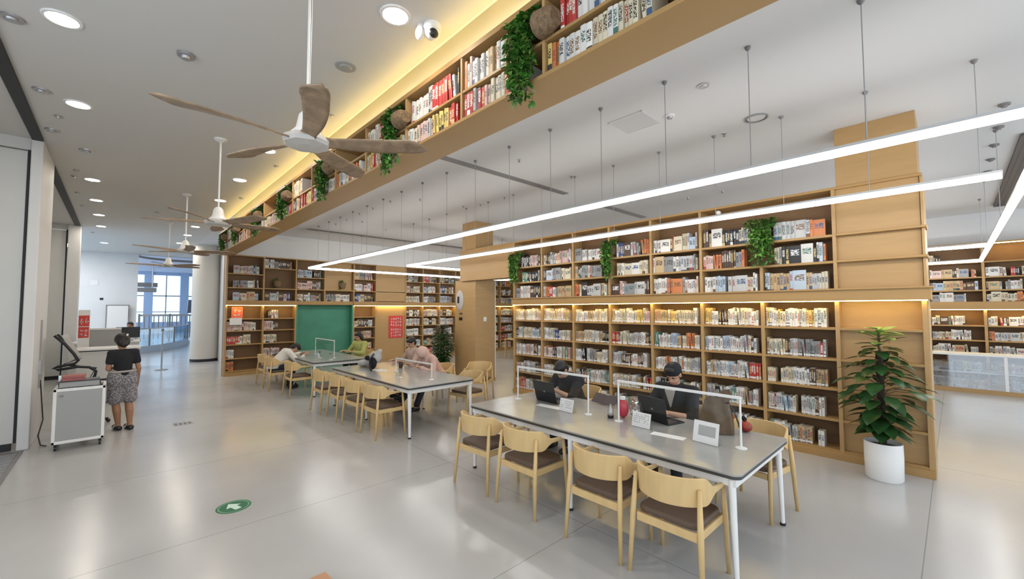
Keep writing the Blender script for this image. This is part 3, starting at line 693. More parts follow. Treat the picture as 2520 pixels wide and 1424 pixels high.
for i,(x,y) in enumerate(((5.74,2.0),(4.44,4.53),(5.66,4.48),(5.73,6.28),(5.73,7.06),(5.56,7.46),(4.15,8.14),(4.53,7.57),(4.15,8.98),(8.56,3.05),(8.54,3.72),(4.15,9.7),(4.2,10.58),(4.59,10.55),(4.2,11.32),(5.56,11.17))):
    t=thing('sprinkler',f'small ceiling sprinkler, {i+1} of the sprinklers counted outward from the camera','sprinkler',(x,y,ZR),'sprinklers on the reading hall ceiling')
    build('plate',MB().lathe([(.035,0),(.033,-.006),(.01,-.01)],(x,y,ZR),14),GREYM,t,smooth=40); build('head',MB().lathe([(.008,-.01),(.008,-.03),(.018,-.034),(.018,-.038)],(x,y,ZR),10),SLOTG,t)
for i,(x,y) in enumerate(((7.21,-.62),(8.07,-.62),(8.92,-.62),(9.75,-.62),(10.59,-.62))):
    disc(x,y+.15,ZR,.05,.04,f'dark recessed spot above the right end, {ORD[i]} from the camera','recessed_spotlight','spotlight',SLOTG,'spots above the right pendant')
hp=thing('ceiling_hatch','square pale access hatch in the ceiling above the near table','hatch',(4.58,2.64,ZR))
build('panel',MB().box(4.37,4.8,2.42,2.86,ZR-.006,ZR),mat('hatch_grey',(.55,.555,.55),.7),hp); build('frame',MB().box(4.355,4.37,2.41,2.87,ZR-.009,ZR).box(4.8,4.815,2.41,2.87,ZR-.009,ZR).box(4.355,4.815,2.405,2.42,ZR-.009,ZR).box(4.355,4.815,2.86,2.875,ZR-.009,ZR),CEILR,hp)
def slot(x0,x1,y,w,lab,m=SLOTG,h=.012):
    t=thing('slot_diffuser',lab,'air vent',((x0+x1)/2,y,ZR)); build('frame',MB().box(x0,x1,y-w/2,y+w/2,ZR-h,ZR),m,t)
    mb=MB()
    for k in range(3): mb.box(x0+.02,x1-.02,y-w/2+w*(.2+.25*k),y-w/2+w*(.3+.25*k),ZR-h-.003,ZR-h)
    build('louvre',mb,m,t)
slot(2.9,6.45,5.25,.14,'long grey slot air diffuser crossing the ceiling above the middle table')
slot(3.9,9.4,12.6,.16,'long grey slot air diffuser before the end wall')
slot(7.9,9.6,5.3,.16,'short grey slot air diffuser above the long bookcase')
slot(8.6,14.25,-.82,.27,'broad dark air slot above the right pendant light',mat('dark_slot',(.1,.09,.09),.6),.04)
# security cameras
t=thing('dome_camera','white dome security camera with black lens on the ceiling by the overhead bookcase','security camera',(1.87,2.95,ZL))
build('base',MB().lathe([(.075,0),(.075,-.03),(.07,-.05)],(1.87,2.95,ZL),24),METW,t,smooth=40); build('dome',MB().ell((1.87,2.95,ZL-.06),(.068,.068,.068)),METW,t,smooth=True); build('lens',MB().ell((1.85,2.9,ZL-.1),(.042,.03,.04)),BLACK,t,smooth=True)
t=thing('wifi_unit','small white rounded unit on the ceiling beside the dome camera','ceiling unit',(1.80,3.02,ZL))
build('mount',MB().cyl((1.80,3.02,ZL),(1.80,3.02,ZL-.03),.03),METW,t,smooth=40); build('body',MB().ell((1.79,3.02,ZL-.07),(.035,.045,.06)),METW,t,smooth=True)
# fans
def make_fan():
    t=thing('ceiling_fan','ceiling fan with five carved wooden blades','ceiling fan',(0,0,0))
    build('canopy',MB().lathe([(.08,0),(.075,-.02),(.02,-.05)],(0,0,ZL)),METW,t,smooth=40)
    build('down_rod',MB().cyl((0,0,ZL-.03),(0,0,3.3),.009).cyl((.02,0,ZL-.03),(.012,0,3.3),.003),METW,t,smooth=40)
    build('motor_housing',MB().lathe([(.03,.15),(.055,.12),(.075,.02),(.11,-.02),(.11,-.05)],(0,0,3.18),20),METW,t,smooth=40)
    build('hub',MB().lathe([(.15,.03),(.165,.0),(.15,-.025),(.06,-.035)],(0,0,3.105),8),mat('hub_pale',(.55,.52,.48),.5),t)
    for k in range(5):
        a=math.radians(-33+72*k); ca,sa=math.cos(a),math.sin(a)
        def fn(u,v,ca=ca,sa=sa):
            r=.10+.73*u
            w=(.036+.042*math.sin(min(1,u*1.25)*PI*.5)) if u<.9 else .078*(1-((u-.9)/.1)**2*.5)
            if u<.15: w=.055-.015*u/.15
            s=(v-.5)*2; pit=math.radians(24-16*u)
            x=r+ (.04*s if u>.8 else 0); y=s*w+.03*math.sin(u*PI); z=-s*w*math.sin(pit)+.02*u
            return (x*ca-y*sa,x*sa+y*ca,3.11+z)
        mb=MB().grid(fn,18,6)
        def sol(o):
            m=o.modifiers.new('thickness','SOLIDIFY'); m.thickness=.012; m.offset=0
        build('blade',mb,BLADE,t,smooth=40,mods=sol)
    return t
fan=make_fan(); fan.location=(.96,3.17,0); tag(fan,'nearest ceiling fan, large, with five carved wooden blades on a white rod',group='ceiling fans in a row')
for i,(y,rz) in enumerate(((7.02,42),(10.89,15),(14.79,60))):
    dup(fan,(.99,y,0),math.radians(rz),f"{('second','third','farthest')[i]} ceiling fan from the camera, five wooden blades on a white rod",'ceiling fans in a row')

# ------------------------------------------------------------------ plants
def hanging(cx,cy,ztop,zend,xf,lab,seed,n=18,ls=.055,wid=.16,basket=True,side=False,m2=LEAFV2,group='trailing plants on the bookcases'):
    rr=random.Random(seed)
    t=thing('hanging_plant',lab,'plant',(cx,cy,ztop-.17),group)
    if basket:
        bm=MB().lathe([(.075,-.17),(.11,-.09),(.115,.0),(.105,.03),(.095,.03),(.09,-.02)],(cx,cy,ztop),20); build('basket',bm,BASKET,t,smooth=40)
        build('soil',MB().lathe([(.09,-.02),(.005,.0)],(cx,cy,ztop),16),STEM,t)
        if side:
            for o in t.children: o.data.transform(M.Translation((2.0-cx,-.17,.07))@M.Scale(.78,4)@M.Rotation(-PI/2,4,'X')@M.Translation((0,0,-.17)))
    fol=MB();st=MB()
    for k in range(n):
        a=rr.uniform(-PI,PI); y0=cy+rr.uniform(-.5,.5)*wid; full=rr.random()**.7
        zb=ztop-(ztop-zend)*(.3+.7*full); taper=rr.uniform(-.45,.45)*wid
        pts=[V((cx,cy+(y0-cy)*.4,ztop)),V((cx-(cx-xf)*.55,y0,ztop+.07+rr.uniform(-.02,.05))),V((xf+rr.uniform(-.05,.02),y0+rr.uniform(-.02,.02),ztop+.01))]
        z=ztop; x=pts[-1].x;y=pts[-1].y
        while z>zb:
            z-=.05; x+=rr.uniform(-.012,.012); y+=(cy+taper-y)*.06+rr.uniform(-.015,.015); pts.append(V((max(xf-.09,min(xf+.03,x)),y,z)))
        st.tube(pts,.0025,4)
        for i in range(1,len(pts)):
            for q in range(3):
                b=pts[i].lerp(pts[i-1],rr.random()); d=V((rr.uniform(-1,.35),rr.uniform(-1,1),rr.uniform(-.9,.35)))
                if b.x>cx-.02: d.x=-abs(d.x)
                fol.leaf(b,d,V((rr.uniform(-.6,0),rr.uniform(-.4,.4),1)),ls*rr.uniform(.7,1.25),ls*rr.uniform(.5,.75),.3,0 if rr.random()<.78 else 1)
    for q in range(int(n*4)):
        b=V((cx+rr.uniform(-.13,.03),cy+rr.uniform(-.6,.6)*wid,ztop+rr.uniform(-.02,.1)))
        fol.leaf(b,V((rr.uniform(-1,.2),rr.uniform(-1,1),rr.uniform(-.2,.8))),V((-.3,0,1)),ls*rr.uniform(.8,1.3),ls*.65,.4,0 if rr.random()<.75 else 1)
    build('foliage',fol,[LEAFV,m2],t); build('stem',st,STEM,t)
    return t
PN=['nearest','second','third','fourth','fifth','sixth','farthest']
for i,y in enumerate(PLY):
    zt=3.89; ze=(3.3,3.32,3.4,3.43,3.42,3.5,3.4)[i]
    hanging(2.17,y-.0,zt,ze,1.99,f'{PN[i]} green plant trailing from a basket on the overhead bookcase',20+i,n=(30,26,22,20,20,14,18)[i],wid=(.2,.2,.24,.24,.26,.2,.22)[i],ls=.055 if i<2 else .06,side=True)
for i,(y,zt,ze,w) in enumerate(((1.86,3.08,2.5,.34),(4.4,3.08,2.47,.26),(6.92,3.1,2.5,.3))):
    hanging(6.78,y,zt,ze,6.6,('green plant trailing over the upper right of the long bookcase','green plant trailing over the middle of the long bookcase','green plant trailing at the left end of the long bookcase')[i],40+i,n=26,wid=w,ls=.06)
hanging(5.6,14.4,2.78,2.6,5.55,'small dry plant on the shelf above the green alcove',50,n=7,wid=.12)
hanging(3.6,14.42,2.76,2.62,3.55,'small dark plant on the second upper bay of the end wall',51,n=6,wid=.12)
hanging(14.92,.55,2.75,2.5,14.8,'small green plant at the left of the far right bookcase',52,n=8,wid=.2)
def bigplant(cx,cy,pot_h,pot_r,z0,z1,rmax,lab,seed,n,L,potm,profile,young=True):
    rr=random.Random(seed); t=thing('potted_plant',lab,'potted plant',(cx,cy,0),None)
    build('pot',MB().lathe([(pot_r*.9,0),(pot_r,.02),(pot_r*1.03,pot_h*.6),(pot_r*1.02,pot_h),(pot_r*.94,pot_h),(pot_r*.92,pot_h-.05)],(cx,cy,0),36),potm,t,smooth=40)
    build('soil',MB().lathe([(pot_r*.92,pot_h-.05),(.01,pot_h-.03)],(cx,cy,0),20),STEM,t)
    build('moss_pole',MB().tube([(cx,cy,pot_h-.04),(cx,cy,z1-.22)],.035,10),mat('moss_pole',(.035,.022,.014),.95,bump=.6,bscale=50) if 'moss_pole' not in bpy.data.materials else bpy.data.materials['moss_pole'],t,smooth=40)
    fol=MB();st=MB();yo=MB()
    for k in range(n):
        f=(k+.5)/n; z=z0+(z1-z0)*f; a=k*2.399+rr.uniform(-.3,.3)
        rad=rmax*profile(f)*rr.uniform(.75,1.1); l=L*(1-.25*f)*rr.uniform(.8,1.15)
        rad=max(rad,l*.8)
        b=V((cx,cy,z)); ps=max(.02,rad-l)
        e=b+V((math.cos(a)*ps,math.sin(a)*ps,.05+.03*rr.random()))
        st.tube([b,(b+e)/2+V((0,0,.03)),e],.004,5)
        d=V((math.cos(a),math.sin(a),rr.uniform(-.35,.1) if f<.8 else rr.uniform(.0,.5)))
        tgt=yo if (young and f>.88) else fol
        tgt.leaf(e,d,V((0,0,1)),l,l*rr.uniform(.5,.62),.28 if f<.85 else .12,0,.18)
    build('foliage',fol,LEAFD,t,smooth=True); build('stem',st,STEM,t)
    if young: tag(build('young_leaves',yo,LEAFY,t,smooth=True),'pale young leaves')
    return t
bigplant(6.28,.6,.41,.165,.44,1.6,.46,'large leafy plant in a white pot before the right end of the long bookcase',3,120,.27,METW,lambda f:(.55+1.2*f) if f<.42 else max(.18,1.06-1.35*(f-.42)))
bigplant(6.36,9.45,.4,.19,.42,1.42,.34,'bushy dark plant in a black pot against the oak pillar',4,420,.15,BLACK,lambda f:.75+.4*math.sin(f*PI)-.25*f,young=False)

# ------------------------------------------------------------------ tables
def rrect(x0,x1,y0,y1,r,n=6):
    p=[]
    for cx,cy,a0 in ((x1-r,y1-r,0),(x0+r,y1-r,90),(x0+r,y0+r,180),(x1-r,y0+r,270)):
        for i in range(n+1): a=math.radians(a0+90*i/n); p.append((cx+r*math.cos(a),cy+r*math.sin(a)))
    return p
def make_table():
    t=thing('reading_table','long reading table','table',(0,0,0))
    P=rrect(-.615,.615,-1.51,1.51,.06)
    build('tabletop',MB().prism([(x,y,.738) for x,y in P],(0,0,.012)),TABLET,t)
    build('edge_band',MB().prism([(x*1.0,y*1.0,.716) for x,y in P],(0,0,.022)),TEDGE,t)
    build('frame',MB().box(-.585,-.545,-1.48,1.48,.655,.716).box(.545,.585,-1.48,1.48,.655,.716).box(-.545,.545,-1.48,-1.44,.655,.716).box(-.545,.545,1.44,1.48,.655,.716).box(-.545,.545,-.02,.02,.67,.716),METW,t,bevel=.004)
    for x in (-1,1):
        for y in (-1.44,0,1.44):
            l=build('leg',MB().tube([(x*.56,y,.7),(x*.565,y+(.02 if y>0 else -.02 if y<0 else 0),.02)],[(.032,.026),(.019,.017)],12),METW,t,smooth=40)
            build('foot_cap',MB().cyl((x*.565,y+(.02 if y>0 else -.02 if y<0 else 0),0),(x*.565,y+(.02 if y>0 else -.02 if y<0 else 0),.022),.022),BLACK,l)
    return t
tb=make_table(); tb.location=(3.745,2.56,0); tag(tb,'grey reading table on white legs nearest the camera, two laptops on it',group='long grey reading tables')
dup(tb,(3.745,7.02,0),0,'middle grey reading table, a person in pink slumped over it','long grey reading tables')
dup(tb,(3.745,11.1,0),0,'farthest grey reading table, before the green chalkboard alcove','long grey reading tables')

def make_chair():
    t=thing('armchair','oak chair','chair',(0,0,0))
    build('seat_pad',MB().prism([(x,y,.425) for x,y in rrect(-.21,.2,-.225,.225,.07)],(0,0,.045)),SEATM,t,bevel=.015,seg=3,smooth=40)
    fr=MB().box(-.22,-.195,-.22,.22,.36,.42).box(.185,.21,-.22,.22,.37,.42).box(-.2,.2,-.235,-.212,.365,.42).box(-.2,.2,.212,.235,.365,.42)
    build('seat_frame',fr,CHW,t,bevel=.005)
    for s in (-1,1):
        build('leg',MB().tube([(-.255,s*.262,0),(-.225,s*.245,.42),(-.2,s*.232,.70)],[(.013,.015),(.019,.021),(.012,.015)],10),CHW,t,smooth=True)
        build('leg',MB().tube([(.225,s*.252,0),(.2,s*.243,.42),(.18,s*.24,.655)],[(.012,.014),(.018,.02),(.014,.014)],10),CHW,t,smooth=True)
    def path(q):
        a=abs(q); s=1 if q>0 else -1
        if a>.62: return V((-.07+.29*(a-.62)/.38,s*.252,0)),V((0,s,0))
        th=q/.62*PI/2; return V((-.07-.2*math.cos(th),.252*math.sin(th),0)),V((-math.cos(th)*.9,math.sin(th),0)).normalized()
    vs=[];N=40
    for i in range(N+1):
        q=-1+2*i/N; p,nn=path(q); a=abs(q)
        k=0 if a<.5 else min(1,(a-.5)/.22); k=k*k*(3-2*k)
        zt=.775-.03*a*a-.085*k; zb=.575+.055*k+.01*a; th=.009+.002*k
        lean=V((-.02,0,0))*(1-k)
        for dz,o in ((zb,-th),(zb,th),(zt,th),(zt,-th)):
            vs.append(p+nn*o+(lean if dz==zt else V((0,0,0)))+V((0,0,dz)))
    fs=[(i*4+j,i*4+(j+1)%4,(i+1)*4+(j+1)%4,(i+1)*4+j) for i in range(N) for j in range(4)]+[(3,2,1,0),tuple(N*4+j for j in range(4))]
    b=MB().add(vs,fs); build('backrest',b,CHW,t,smooth=40,bevel=.004,seg=2)
    return t
ch=make_chair(); G='oak chairs at the reading tables'
ch.location=(3.03,1.43,0); tag(ch,'oak chair nearest the camera, back turned, at the near table',group=G)
for x,y,a,l in ((3.03,2.03,0,'oak chair second from the camera along the near table'),(3.03,2.91,0,'oak chair third from the camera along the near table'),(3.03,3.6,3,'oak chair at the far left end of the near table'),
  (4.5,1.38,170,'oak chair across the near table at its right end, empty'),(4.74,2.2,180,'oak chair of the reader in the black jacket behind the right laptop'),(4.86,3.72,180,'oak chair of the reader behind the left laptop'),
  (3.03,6.08,0,'oak chair nearest the camera at the middle table'),(3.0,6.72,2,'oak chair second from the camera at the middle table'),(3.0,7.45,-3,'oak chair third from the camera at the middle table'),(2.98,8.2,0,'oak chair at the far end of the middle table'),
  (4.6,6.05,184,'oak chair across the middle table at its near end'),(5.55,6.9,215,'oak chair pulled away from the middle table towards the long bookcase'),(4.85,7.3,180,'oak chair of the person in pink at the middle table'),(4.85,8.2,180,'oak chair at the back of the middle table, far end'),
  (2.98,10.05,0,'oak chair nearest the camera at the farthest table'),(2.86,11.2,0,'oak chair of the reader in white at the farthest table'),(2.9,12.05,4,'oak chair at the far end of the farthest table'),(4.9,11.1,180,'oak chair of the reader in yellow-green at the farthest table')):
    dup(ch,(x,y,0),math.radians(a),l,G)
# small table and chair seen through the passage
t=thing('reading_desk','small oak desk seen through the passage beside the pillar','desk',(11.5,11.6,0))
build('top',MB().box(10.9,12.1,11.2,12.0,.72,.75),CHW,t)
for x in (10.95,12.05):
    for y in (11.25,11.95): build('leg',MB().box(x-.025,x+.025,y-.025,y+.025,0,.72),CHW,t)
build('modesty_panel',MB().box(10.95,12.05,11.26,11.28,.3,.72),CHW,t)
dup(ch,(10.9,10.8,0),math.radians(80),'oak chair before the small desk seen through the passage',G)

# ------------------------------------------------------------------ things on the tables
TZ=.75
def divider(x,y0,y1,lab,z1=1.16,grp='clear desk dividers'):
    t=thing('desk_divider',lab,'desk divider',(x,(y0+y1)/2,TZ),grp)
    build('panel',MB().box(x-.003,x+.003,y0+.02,y1-.02,TZ+.16,z1-.01),GLASS,t); build('top_rail',MB().box(x-.009,x+.009,y0-.01,y1+.01,z1-.012,z1+.012),METW,t,bevel=.003)
    for y in (y0,y1):
        p=build('post',MB().cyl((x,y,TZ+.006),(x,y,z1),.009,n=12),METW,t,smooth=40); build('base_disc',MB().lathe([(.045,0),(.045,.006),(.015,.012)],(x,y,TZ),20),METW,p,smooth=40)
divider(3.77,1.245,2.40,'clear acrylic divider with white top rail at the right half of the near table')
divider(3.77,2.78,3.88,'clear acrylic divider with white top rail before the left laptop')
divider(3.77,10.12,11.4,'clear acrylic divider with white top rail on the farthest table')
divider(3.77,5.9,7.1,'clear low acrylic divider on the middle table',1.0)
def laptop(x,y,rz,open_,lab,w=.34,h=.235):
    t=thing('laptop',lab,'laptop',(0,0,0),'black laptops on the near table')
    # local: screen back faces -x, hinge at x=0, base toward +x
    build('base',MB().box(0,.23,-w/2,w/2,0,.014),BLACK,t,bevel=.003); k=build('keyboard',MB().box(.03,.15,-w/2+.02,w/2-.02,.0142,.016),mat('key_grey',(.04,.04,.045),.5) if 'key_grey' not in bpy.data.materials else bpy.data.materials['key_grey'],t)
    rm=M.Rotation(-math.radians(open_),3,'Y'); c=rm@V((-.004,0,h/2)); 
    lid=build('lid',MB().obox(c+V((0,0,.012)),(.004,w/2,h/2),rm),BLACK,t,bevel=.002); 
    build('screen',MB().obox(c+V((.0048,0,.012)),(.0006,w/2-.012,h/2-.012),rm),mat('screen_black',(.02,.022,.03),.15) if 'screen_black' not in bpy.data.materials else bpy.data.materials['screen_black'],lid)
    build('badge',MB().obox(c+V((-.0046,0,.012)),(.0006,.012,.01),rm),GREYM,lid)
    t.location=(x,y,TZ); t.rotation_euler=(0,0,rz); return t
laptop(3.9,3.5,math.radians(-4),16,'black laptop at the left of the near table, before the leaning reader',.36,.26)
laptop(4.02,2.14,math.radians(-16),12,'black laptop before the reader in the black jacket',.36,.25)
def card(x,y,rz,lab,rows,w=.2,h=.14,grey=False):
    t=thing('table_sign',lab,'table sign',(0,0,0),'white table signs'); rm=M.Rotation(.22,3,'Y')
    f=MB().obox((0,0,h/2),(.002,w/2,h/2),rm); build('card',f,PAPER,t)
    mb=MB()
    rr=random.Random(rows)
    for r_ in range(rows):
        for c in range(9):
            if rr.random()<.8: mb.obox(rm@V((-.0026,-w*.38+w*.095*c,(.5-.8*(r_+.5)/rows)*h*.8))+V((0,0,h/2)),(.0006,w*.03,h*.03),rm)
    if grey: mb=MB().obox(rm@V((-.0026,-.01,.012))+V((0,0,h/2)),(.0006,w*.34,h*.24),rm)
    build('print',mb,mat('print_soft',(.42,.42,.4),.7) if 'print_soft' not in bpy.data.materials else bpy.data.materials['print_soft'],t)
    build('stand',MB().box(-.035,.05,-w/2-.005,w/2+.005,0,.004).obox((.04,0,h*.4),(.0015,w/2,h*.4),M.Rotation(-.25,3,'Y')),GLASS,t)
    t.location=(x,y,TZ); t.rotation_euler=(0,0,rz)
card(3.70,3.03,math.radians(-4),'white table sign beside the left laptop',4,.2,.14)
card(3.74,2.13,math.radians(-4),'white table sign in front of the right laptop',5,.2,.14)
card(3.70,1.50,math.radians(-6),'white table sign with a grey printed picture at the right end',1,.22,.18,True)
for x,y,rz,w,lab in ((3.66,1.82,.1,.3,'white paper strip lying between two table signs'),(3.74,3.32,.05,.34,'white paper strip lying before the left laptop')):
    o=solo('paper_sheet',MB().box(-.05,.05,-w/2,w/2,TZ,TZ+.002),PAPER,lab,'paper'); o.location=(x,y,TZ); o.rotation_euler=(0,0,rz)
# brown canvas bag
bx,by=4.12,1.58
t=thing('bag','brown canvas bag standing open on the near table','bag',(bx,by,TZ))
def bagf(u,v):
    a=2*PI*u; r=1-.35*v**1.5; x=.1*math.cos(a)*(1-.55*v); y=.165*math.sin(a)*r+.02*math.sin(7*a)*.3*v
    return (bx+x+.012*math.sin(5*a+3*v),by+y-.02*v,TZ+.004+.30*v+.03*v*math.cos(a*2+.5))
build('body',MB().grid(bagf,28,12).add([bagf(i/28,0) for i in range(28)],[tuple(range(28))]),KRAFT,t,smooth=True)
build('flap',MB().leaf((bx-.02,by-.07,TZ+.28),(.1,-.4,.9),(-1,0,0),.14,.12,.2),KRAFT,t,smooth=True)
build('strap',MB().tube([(bx+.02,by-.08,TZ+.33),(bx+.03,by-.16,TZ+.2),(bx+.04,by-.2,TZ+.07),(bx+.05,by-.21,TZ+.02)],[(.02,.005)]*4,8),BLACKF,t,smooth=True)
t=thing('snack_packet','small red and brown packet lying beside the canvas bag','packet',(4.3,1.38,TZ))
build('packet',MB().ell((4.3,1.38,TZ+.05),(.05,.06,.05)),mat('packet_red',(.3,.04,.02),.4,noise=.5,nscale=20),t,smooth=True); build('seal',MB().leaf((4.3,1.38,TZ+.09),(0,.3,1),(1,0,0),.06,.05),BLACK,t)
t=thing('drink_bag','red drink pouch beside a clear plastic bag on the near table','drink',(3.93,2.43,TZ))
build('pouch',MB().ell((3.93,2.45,TZ+.1),(.045,.065,.1)),mat('pink_red_drink',(.55,.05,.08),.3),t,smooth=True); build('neck',MB().cyl((3.93,2.45,TZ+.19),(3.93,2.45,TZ+.22),.03),PAPER,t,smooth=40)
t=thing('plastic_bag','crumpled clear plastic bag beside the red drink pouch','bag',(4.02,2.32,TZ))
rr=random.Random(4); cb=MB().ell((4.0,2.33,TZ+.095),(.06,.075,.095),nu=18,nv=12); cb.v=[(x+rr.uniform(-.012,.012),y+rr.uniform(-.012,.012),max(TZ,z+rr.uniform(-.01,.01))) for x,y,z in cb.v]
build('bag',cb,clear('crumpled_plastic',(.82,.8,.78),.2),t)
t=thing('bottle','clear bottle cup beside the middle divider post','bottle',(3.82,2.52,TZ))
build('body',MB().lathe([(.03,0),(.033,.03),(.033,.1),(.014,.13),(.014,.15)],(3.82,2.53,TZ),16),clear('bottle_clear',(.85,.86,.84),.15),t,smooth=40); build('base',MB().lathe([(.031,.001),(.034,.03)],(3.82,2.53,TZ),16),BLACK,t)
t=thing('open_book','open dark book leaning at the back of the near table','book',(4.28,2.9,TZ))
for s in (-1,1): build('cover',MB().obox((4.28,2.9+s*.08,TZ+.07),(.004,.085,.07),M.Rotation(.9,3,'Y')@M.Rotation(s*.15,3,'Z')),mat('dark_cover',(.05,.03,.03),.4) if 'dark_cover' not in bpy.data.materials else bpy.data.materials['dark_cover'],t)
# middle table
def remesh(vox,sm=6):
    def f(o):
        m=o.modifiers.new('remesh','REMESH'); m.mode='VOXEL'; m.voxel_size=vox; m.use_smooth_shade=True
        s=o.modifiers.new('smooth','SMOOTH'); s.factor=.5; s.iterations=sm
    return f
t=thing('backpack','grey and black backpack lying on the middle table','backpack',(3.7,7.9,TZ))
build('body',MB().cap((3.72,8.15,TZ+.09),(3.7,7.78,TZ+.22),.09,.12).cap((3.7,7.78,TZ+.22),(3.74,7.7,TZ+.34),.1,.05).ell((3.66,8.25,TZ+.07),(.12,.14,.07)),mat('grey_cloth',(.5,.49,.47),.9),t,mods=remesh(.02))
build('front_pocket',MB().ell((3.62,7.74,TZ+.12),(.07,.09,.12)).ell((3.6,7.92,TZ+.2),(.05,.1,.05)),BLACKF,t,smooth=True); build('strap',MB().tube([(3.62,7.7,TZ+.3),(3.5,7.62,TZ+.2),(3.5,7.58,TZ+.04),(3.46,7.45,TZ+.012)],[(.018,.006)]*4,8),BLACKF,t,smooth=True)
t=thing('cup','dark brown cup on the middle table beside the person in pink','cup',(4.08,7.5,TZ))
build('cup',MB().lathe([(.035,0),(.04,.12),(.036,.12),(.032,.01)],(4.08,7.5,TZ),20),mat('cup_brown',(.05,.025,.015),.3),t,smooth=40); build('handle',MB().tube([(4.08,7.46,TZ+.1),(4.08,7.42,TZ+.08),(4.08,7.42,TZ+.05),(4.08,7.46,TZ+.03)],.006,8),DARK,t,smooth=True)
solo('paper_sheet',MB().box(3.55,3.75,7.35,7.65,TZ,TZ+.004),PAPER,'pale papers lying in the middle of the middle table','paper')
# far table
t=thing('pen_jar','dark pen jar on the farthest table near the alcove','jar',(3.3,12.1,TZ)); build('jar',MB().lathe([(.04,0),(.045,.11),(.04,.11),(.036,.01)],(3.3,12.1,TZ),16),DARK,t); build('pens',MB().cyl((3.29,12.1,TZ+.01),(3.27,12.08,TZ+.16),.006).cyl((3.31,12.1,TZ+.01),(3.33,12.13,TZ+.17),.006),BLACK,t)
solo('paper_stack',MB().box(3.2,3.5,11.4,11.7,TZ,TZ+.05),PAPER,'white stack of papers beside the reader in white','papers')
for x,y,w,lab in ((3.55,10.5,.16,'clear acrylic table sign at the front of the farthest table'),(3.6,9.9,.14,'clear acrylic table sign near the corner of the farthest table'),(3.5,6.5,.16,'clear acrylic table sign at the front of the middle table')):
    t=thing('table_sign',lab,'table sign',(x,y,TZ),'clear table signs'); rm=M.Rotation(.22,3,'Y')
    build('card',MB().obox((x,y,TZ+.075),(.002,w/2,.075),rm),clear('sign_acrylic',(.9,.92,.92),.25) if 'sign_acrylic' not in bpy.data.materials else bpy.data.materials['sign_acrylic'],t); build('stand',MB().box(x-.03,x+.05,y-w/2,y+w/2,TZ,TZ+.004),METW,t)

# ------------------------------------------------------------------ people
def hand(mb,w,d,n,s=1,curl=.6,sc=1.):
    """w wrist, d pointing direction, n back-of-hand normal, s side of the thumb"""
    w=V(w); d=V(d).normalized(); n=V(n); n=(n-d*n.dot(d)).normalized(); sd=d.cross(n)*s
    R3=M((sd,d,n)).transposed()
    mb.ell(w+d*.05*sc,(.04*sc,.052*sc,.016*sc),R3,14,9); mb.cap(w-d*.01,w+d*.03*sc,.024*sc,.028*sc)
    for i,(o,l,ry) in enumerate(((.029,.068,.0088),(.010,.078,.0092),(-.009,.072,.0088),(-.027,.056,.0078))):
        p=w+d*.088*sc+sd*o*sc; a=.15+curl*.25
        dd=d+sd*o*2.2
        for j,f in enumerate((.45,.32,.23)):
            e=(dd*math.cos(a)-n*math.sin(a)).normalized(); q=p+e*l*f*sc; mb.cap(p,q,ry*sc*(1-.1*j),ry*sc*(.92-.1*j)); p=q; a+=curl*.75
    p=w+d*.03*sc+sd*.032*sc
    for j,(l,a) in enumerate(((.038,.75),(.03,.45),(.024,.25))):
        e=(d*math.cos(a)+sd*math.sin(a)-n*(.25+curl*.3*j)).normalized(); q=p+e*l*sc; mb.cap(p,q,(.0125-.001*j)*sc,(.0115-.0015*j)*sc); p=q
def head_geo(mb,h,F,U,sc=1.):
    S=F.cross(U); R3=M((S,F,U)).transposed()
    mb.ell(h+U*.025*sc,(.074*sc,.094*sc,.093*sc),R3,20,14); mb.ell(h+F*.022*sc-U*.05*sc,(.058*sc,.068*sc,.068*sc),R3,16,12)
    mb.cap(h+F*.083*sc+U*.0*sc,h+F*.098*sc-U*.03*sc,.011*sc,.015*sc)
    for s in (-1,1): mb.ell(h+S*s*.076*sc-U*.005,(.012*sc,.022*sc,.032*sc),R3,10,8)
    mb.ell(h+F*.082*sc-U*.062*sc,(.026*sc,.012*sc,.010*sc),R3,10,8)
def face_parts(t,h,F,U,sc=1.):
    S=F.cross(U)
    for s in (-1,1):
        build('eye',MB().ell(h+F*.086*sc+S*s*.03*sc+U*.01*sc,(.013*sc,.009*sc,.007*sc),M((S,F,U)).transposed()),BLACK,t,smooth=True)
    build('mouth',MB().ell(h+F*.09*sc-U*.062*sc,(.022*sc,.006*sc,.004*sc),M((S,F,U)).transposed()),mat('lips',(.4,.14,.11),.5) if 'lips' not in bpy.data.materials else bpy.data.materials['lips'],t,smooth=True)
def hair_geo(mb,h,F,U,sc=1.,long=0):
    S=F.cross(U); R3=M((S,F,U)).transposed()
    mb.ell(h-F*.014*sc+U*.042*sc,(.086*sc,.1*sc,.09*sc),R3,20,14); mb.ell(h-F*.045*sc-U*.01*sc,(.08*sc,.062*sc,.085*sc),R3,16,12)
    mb.ell(h+F*.05*sc+U*.088*sc,(.06*sc,.045*sc,.03*sc),R3,14,10)
    if long:
        mb.cap(h-F*.06*sc,h-F*.06*sc-U*long,.075*sc,.055*sc)
        for s in (-1,1): mb.cap(h+S*s*.07*sc,h+S*s*.08*sc-F*.02-U*long*.8,.035*sc,.03*sc)
def elbow(sh,wr,out,l=.29):
    sh=V(sh);wr=V(wr); m=(sh+wr)/2; d=(wr-sh); h=math.sqrt(max(0,l*l-(d.length/2)**2)); o=V(out); o=(o-d.normalized()*o.dot(d.normalized())).normalized()
    return m+o*h
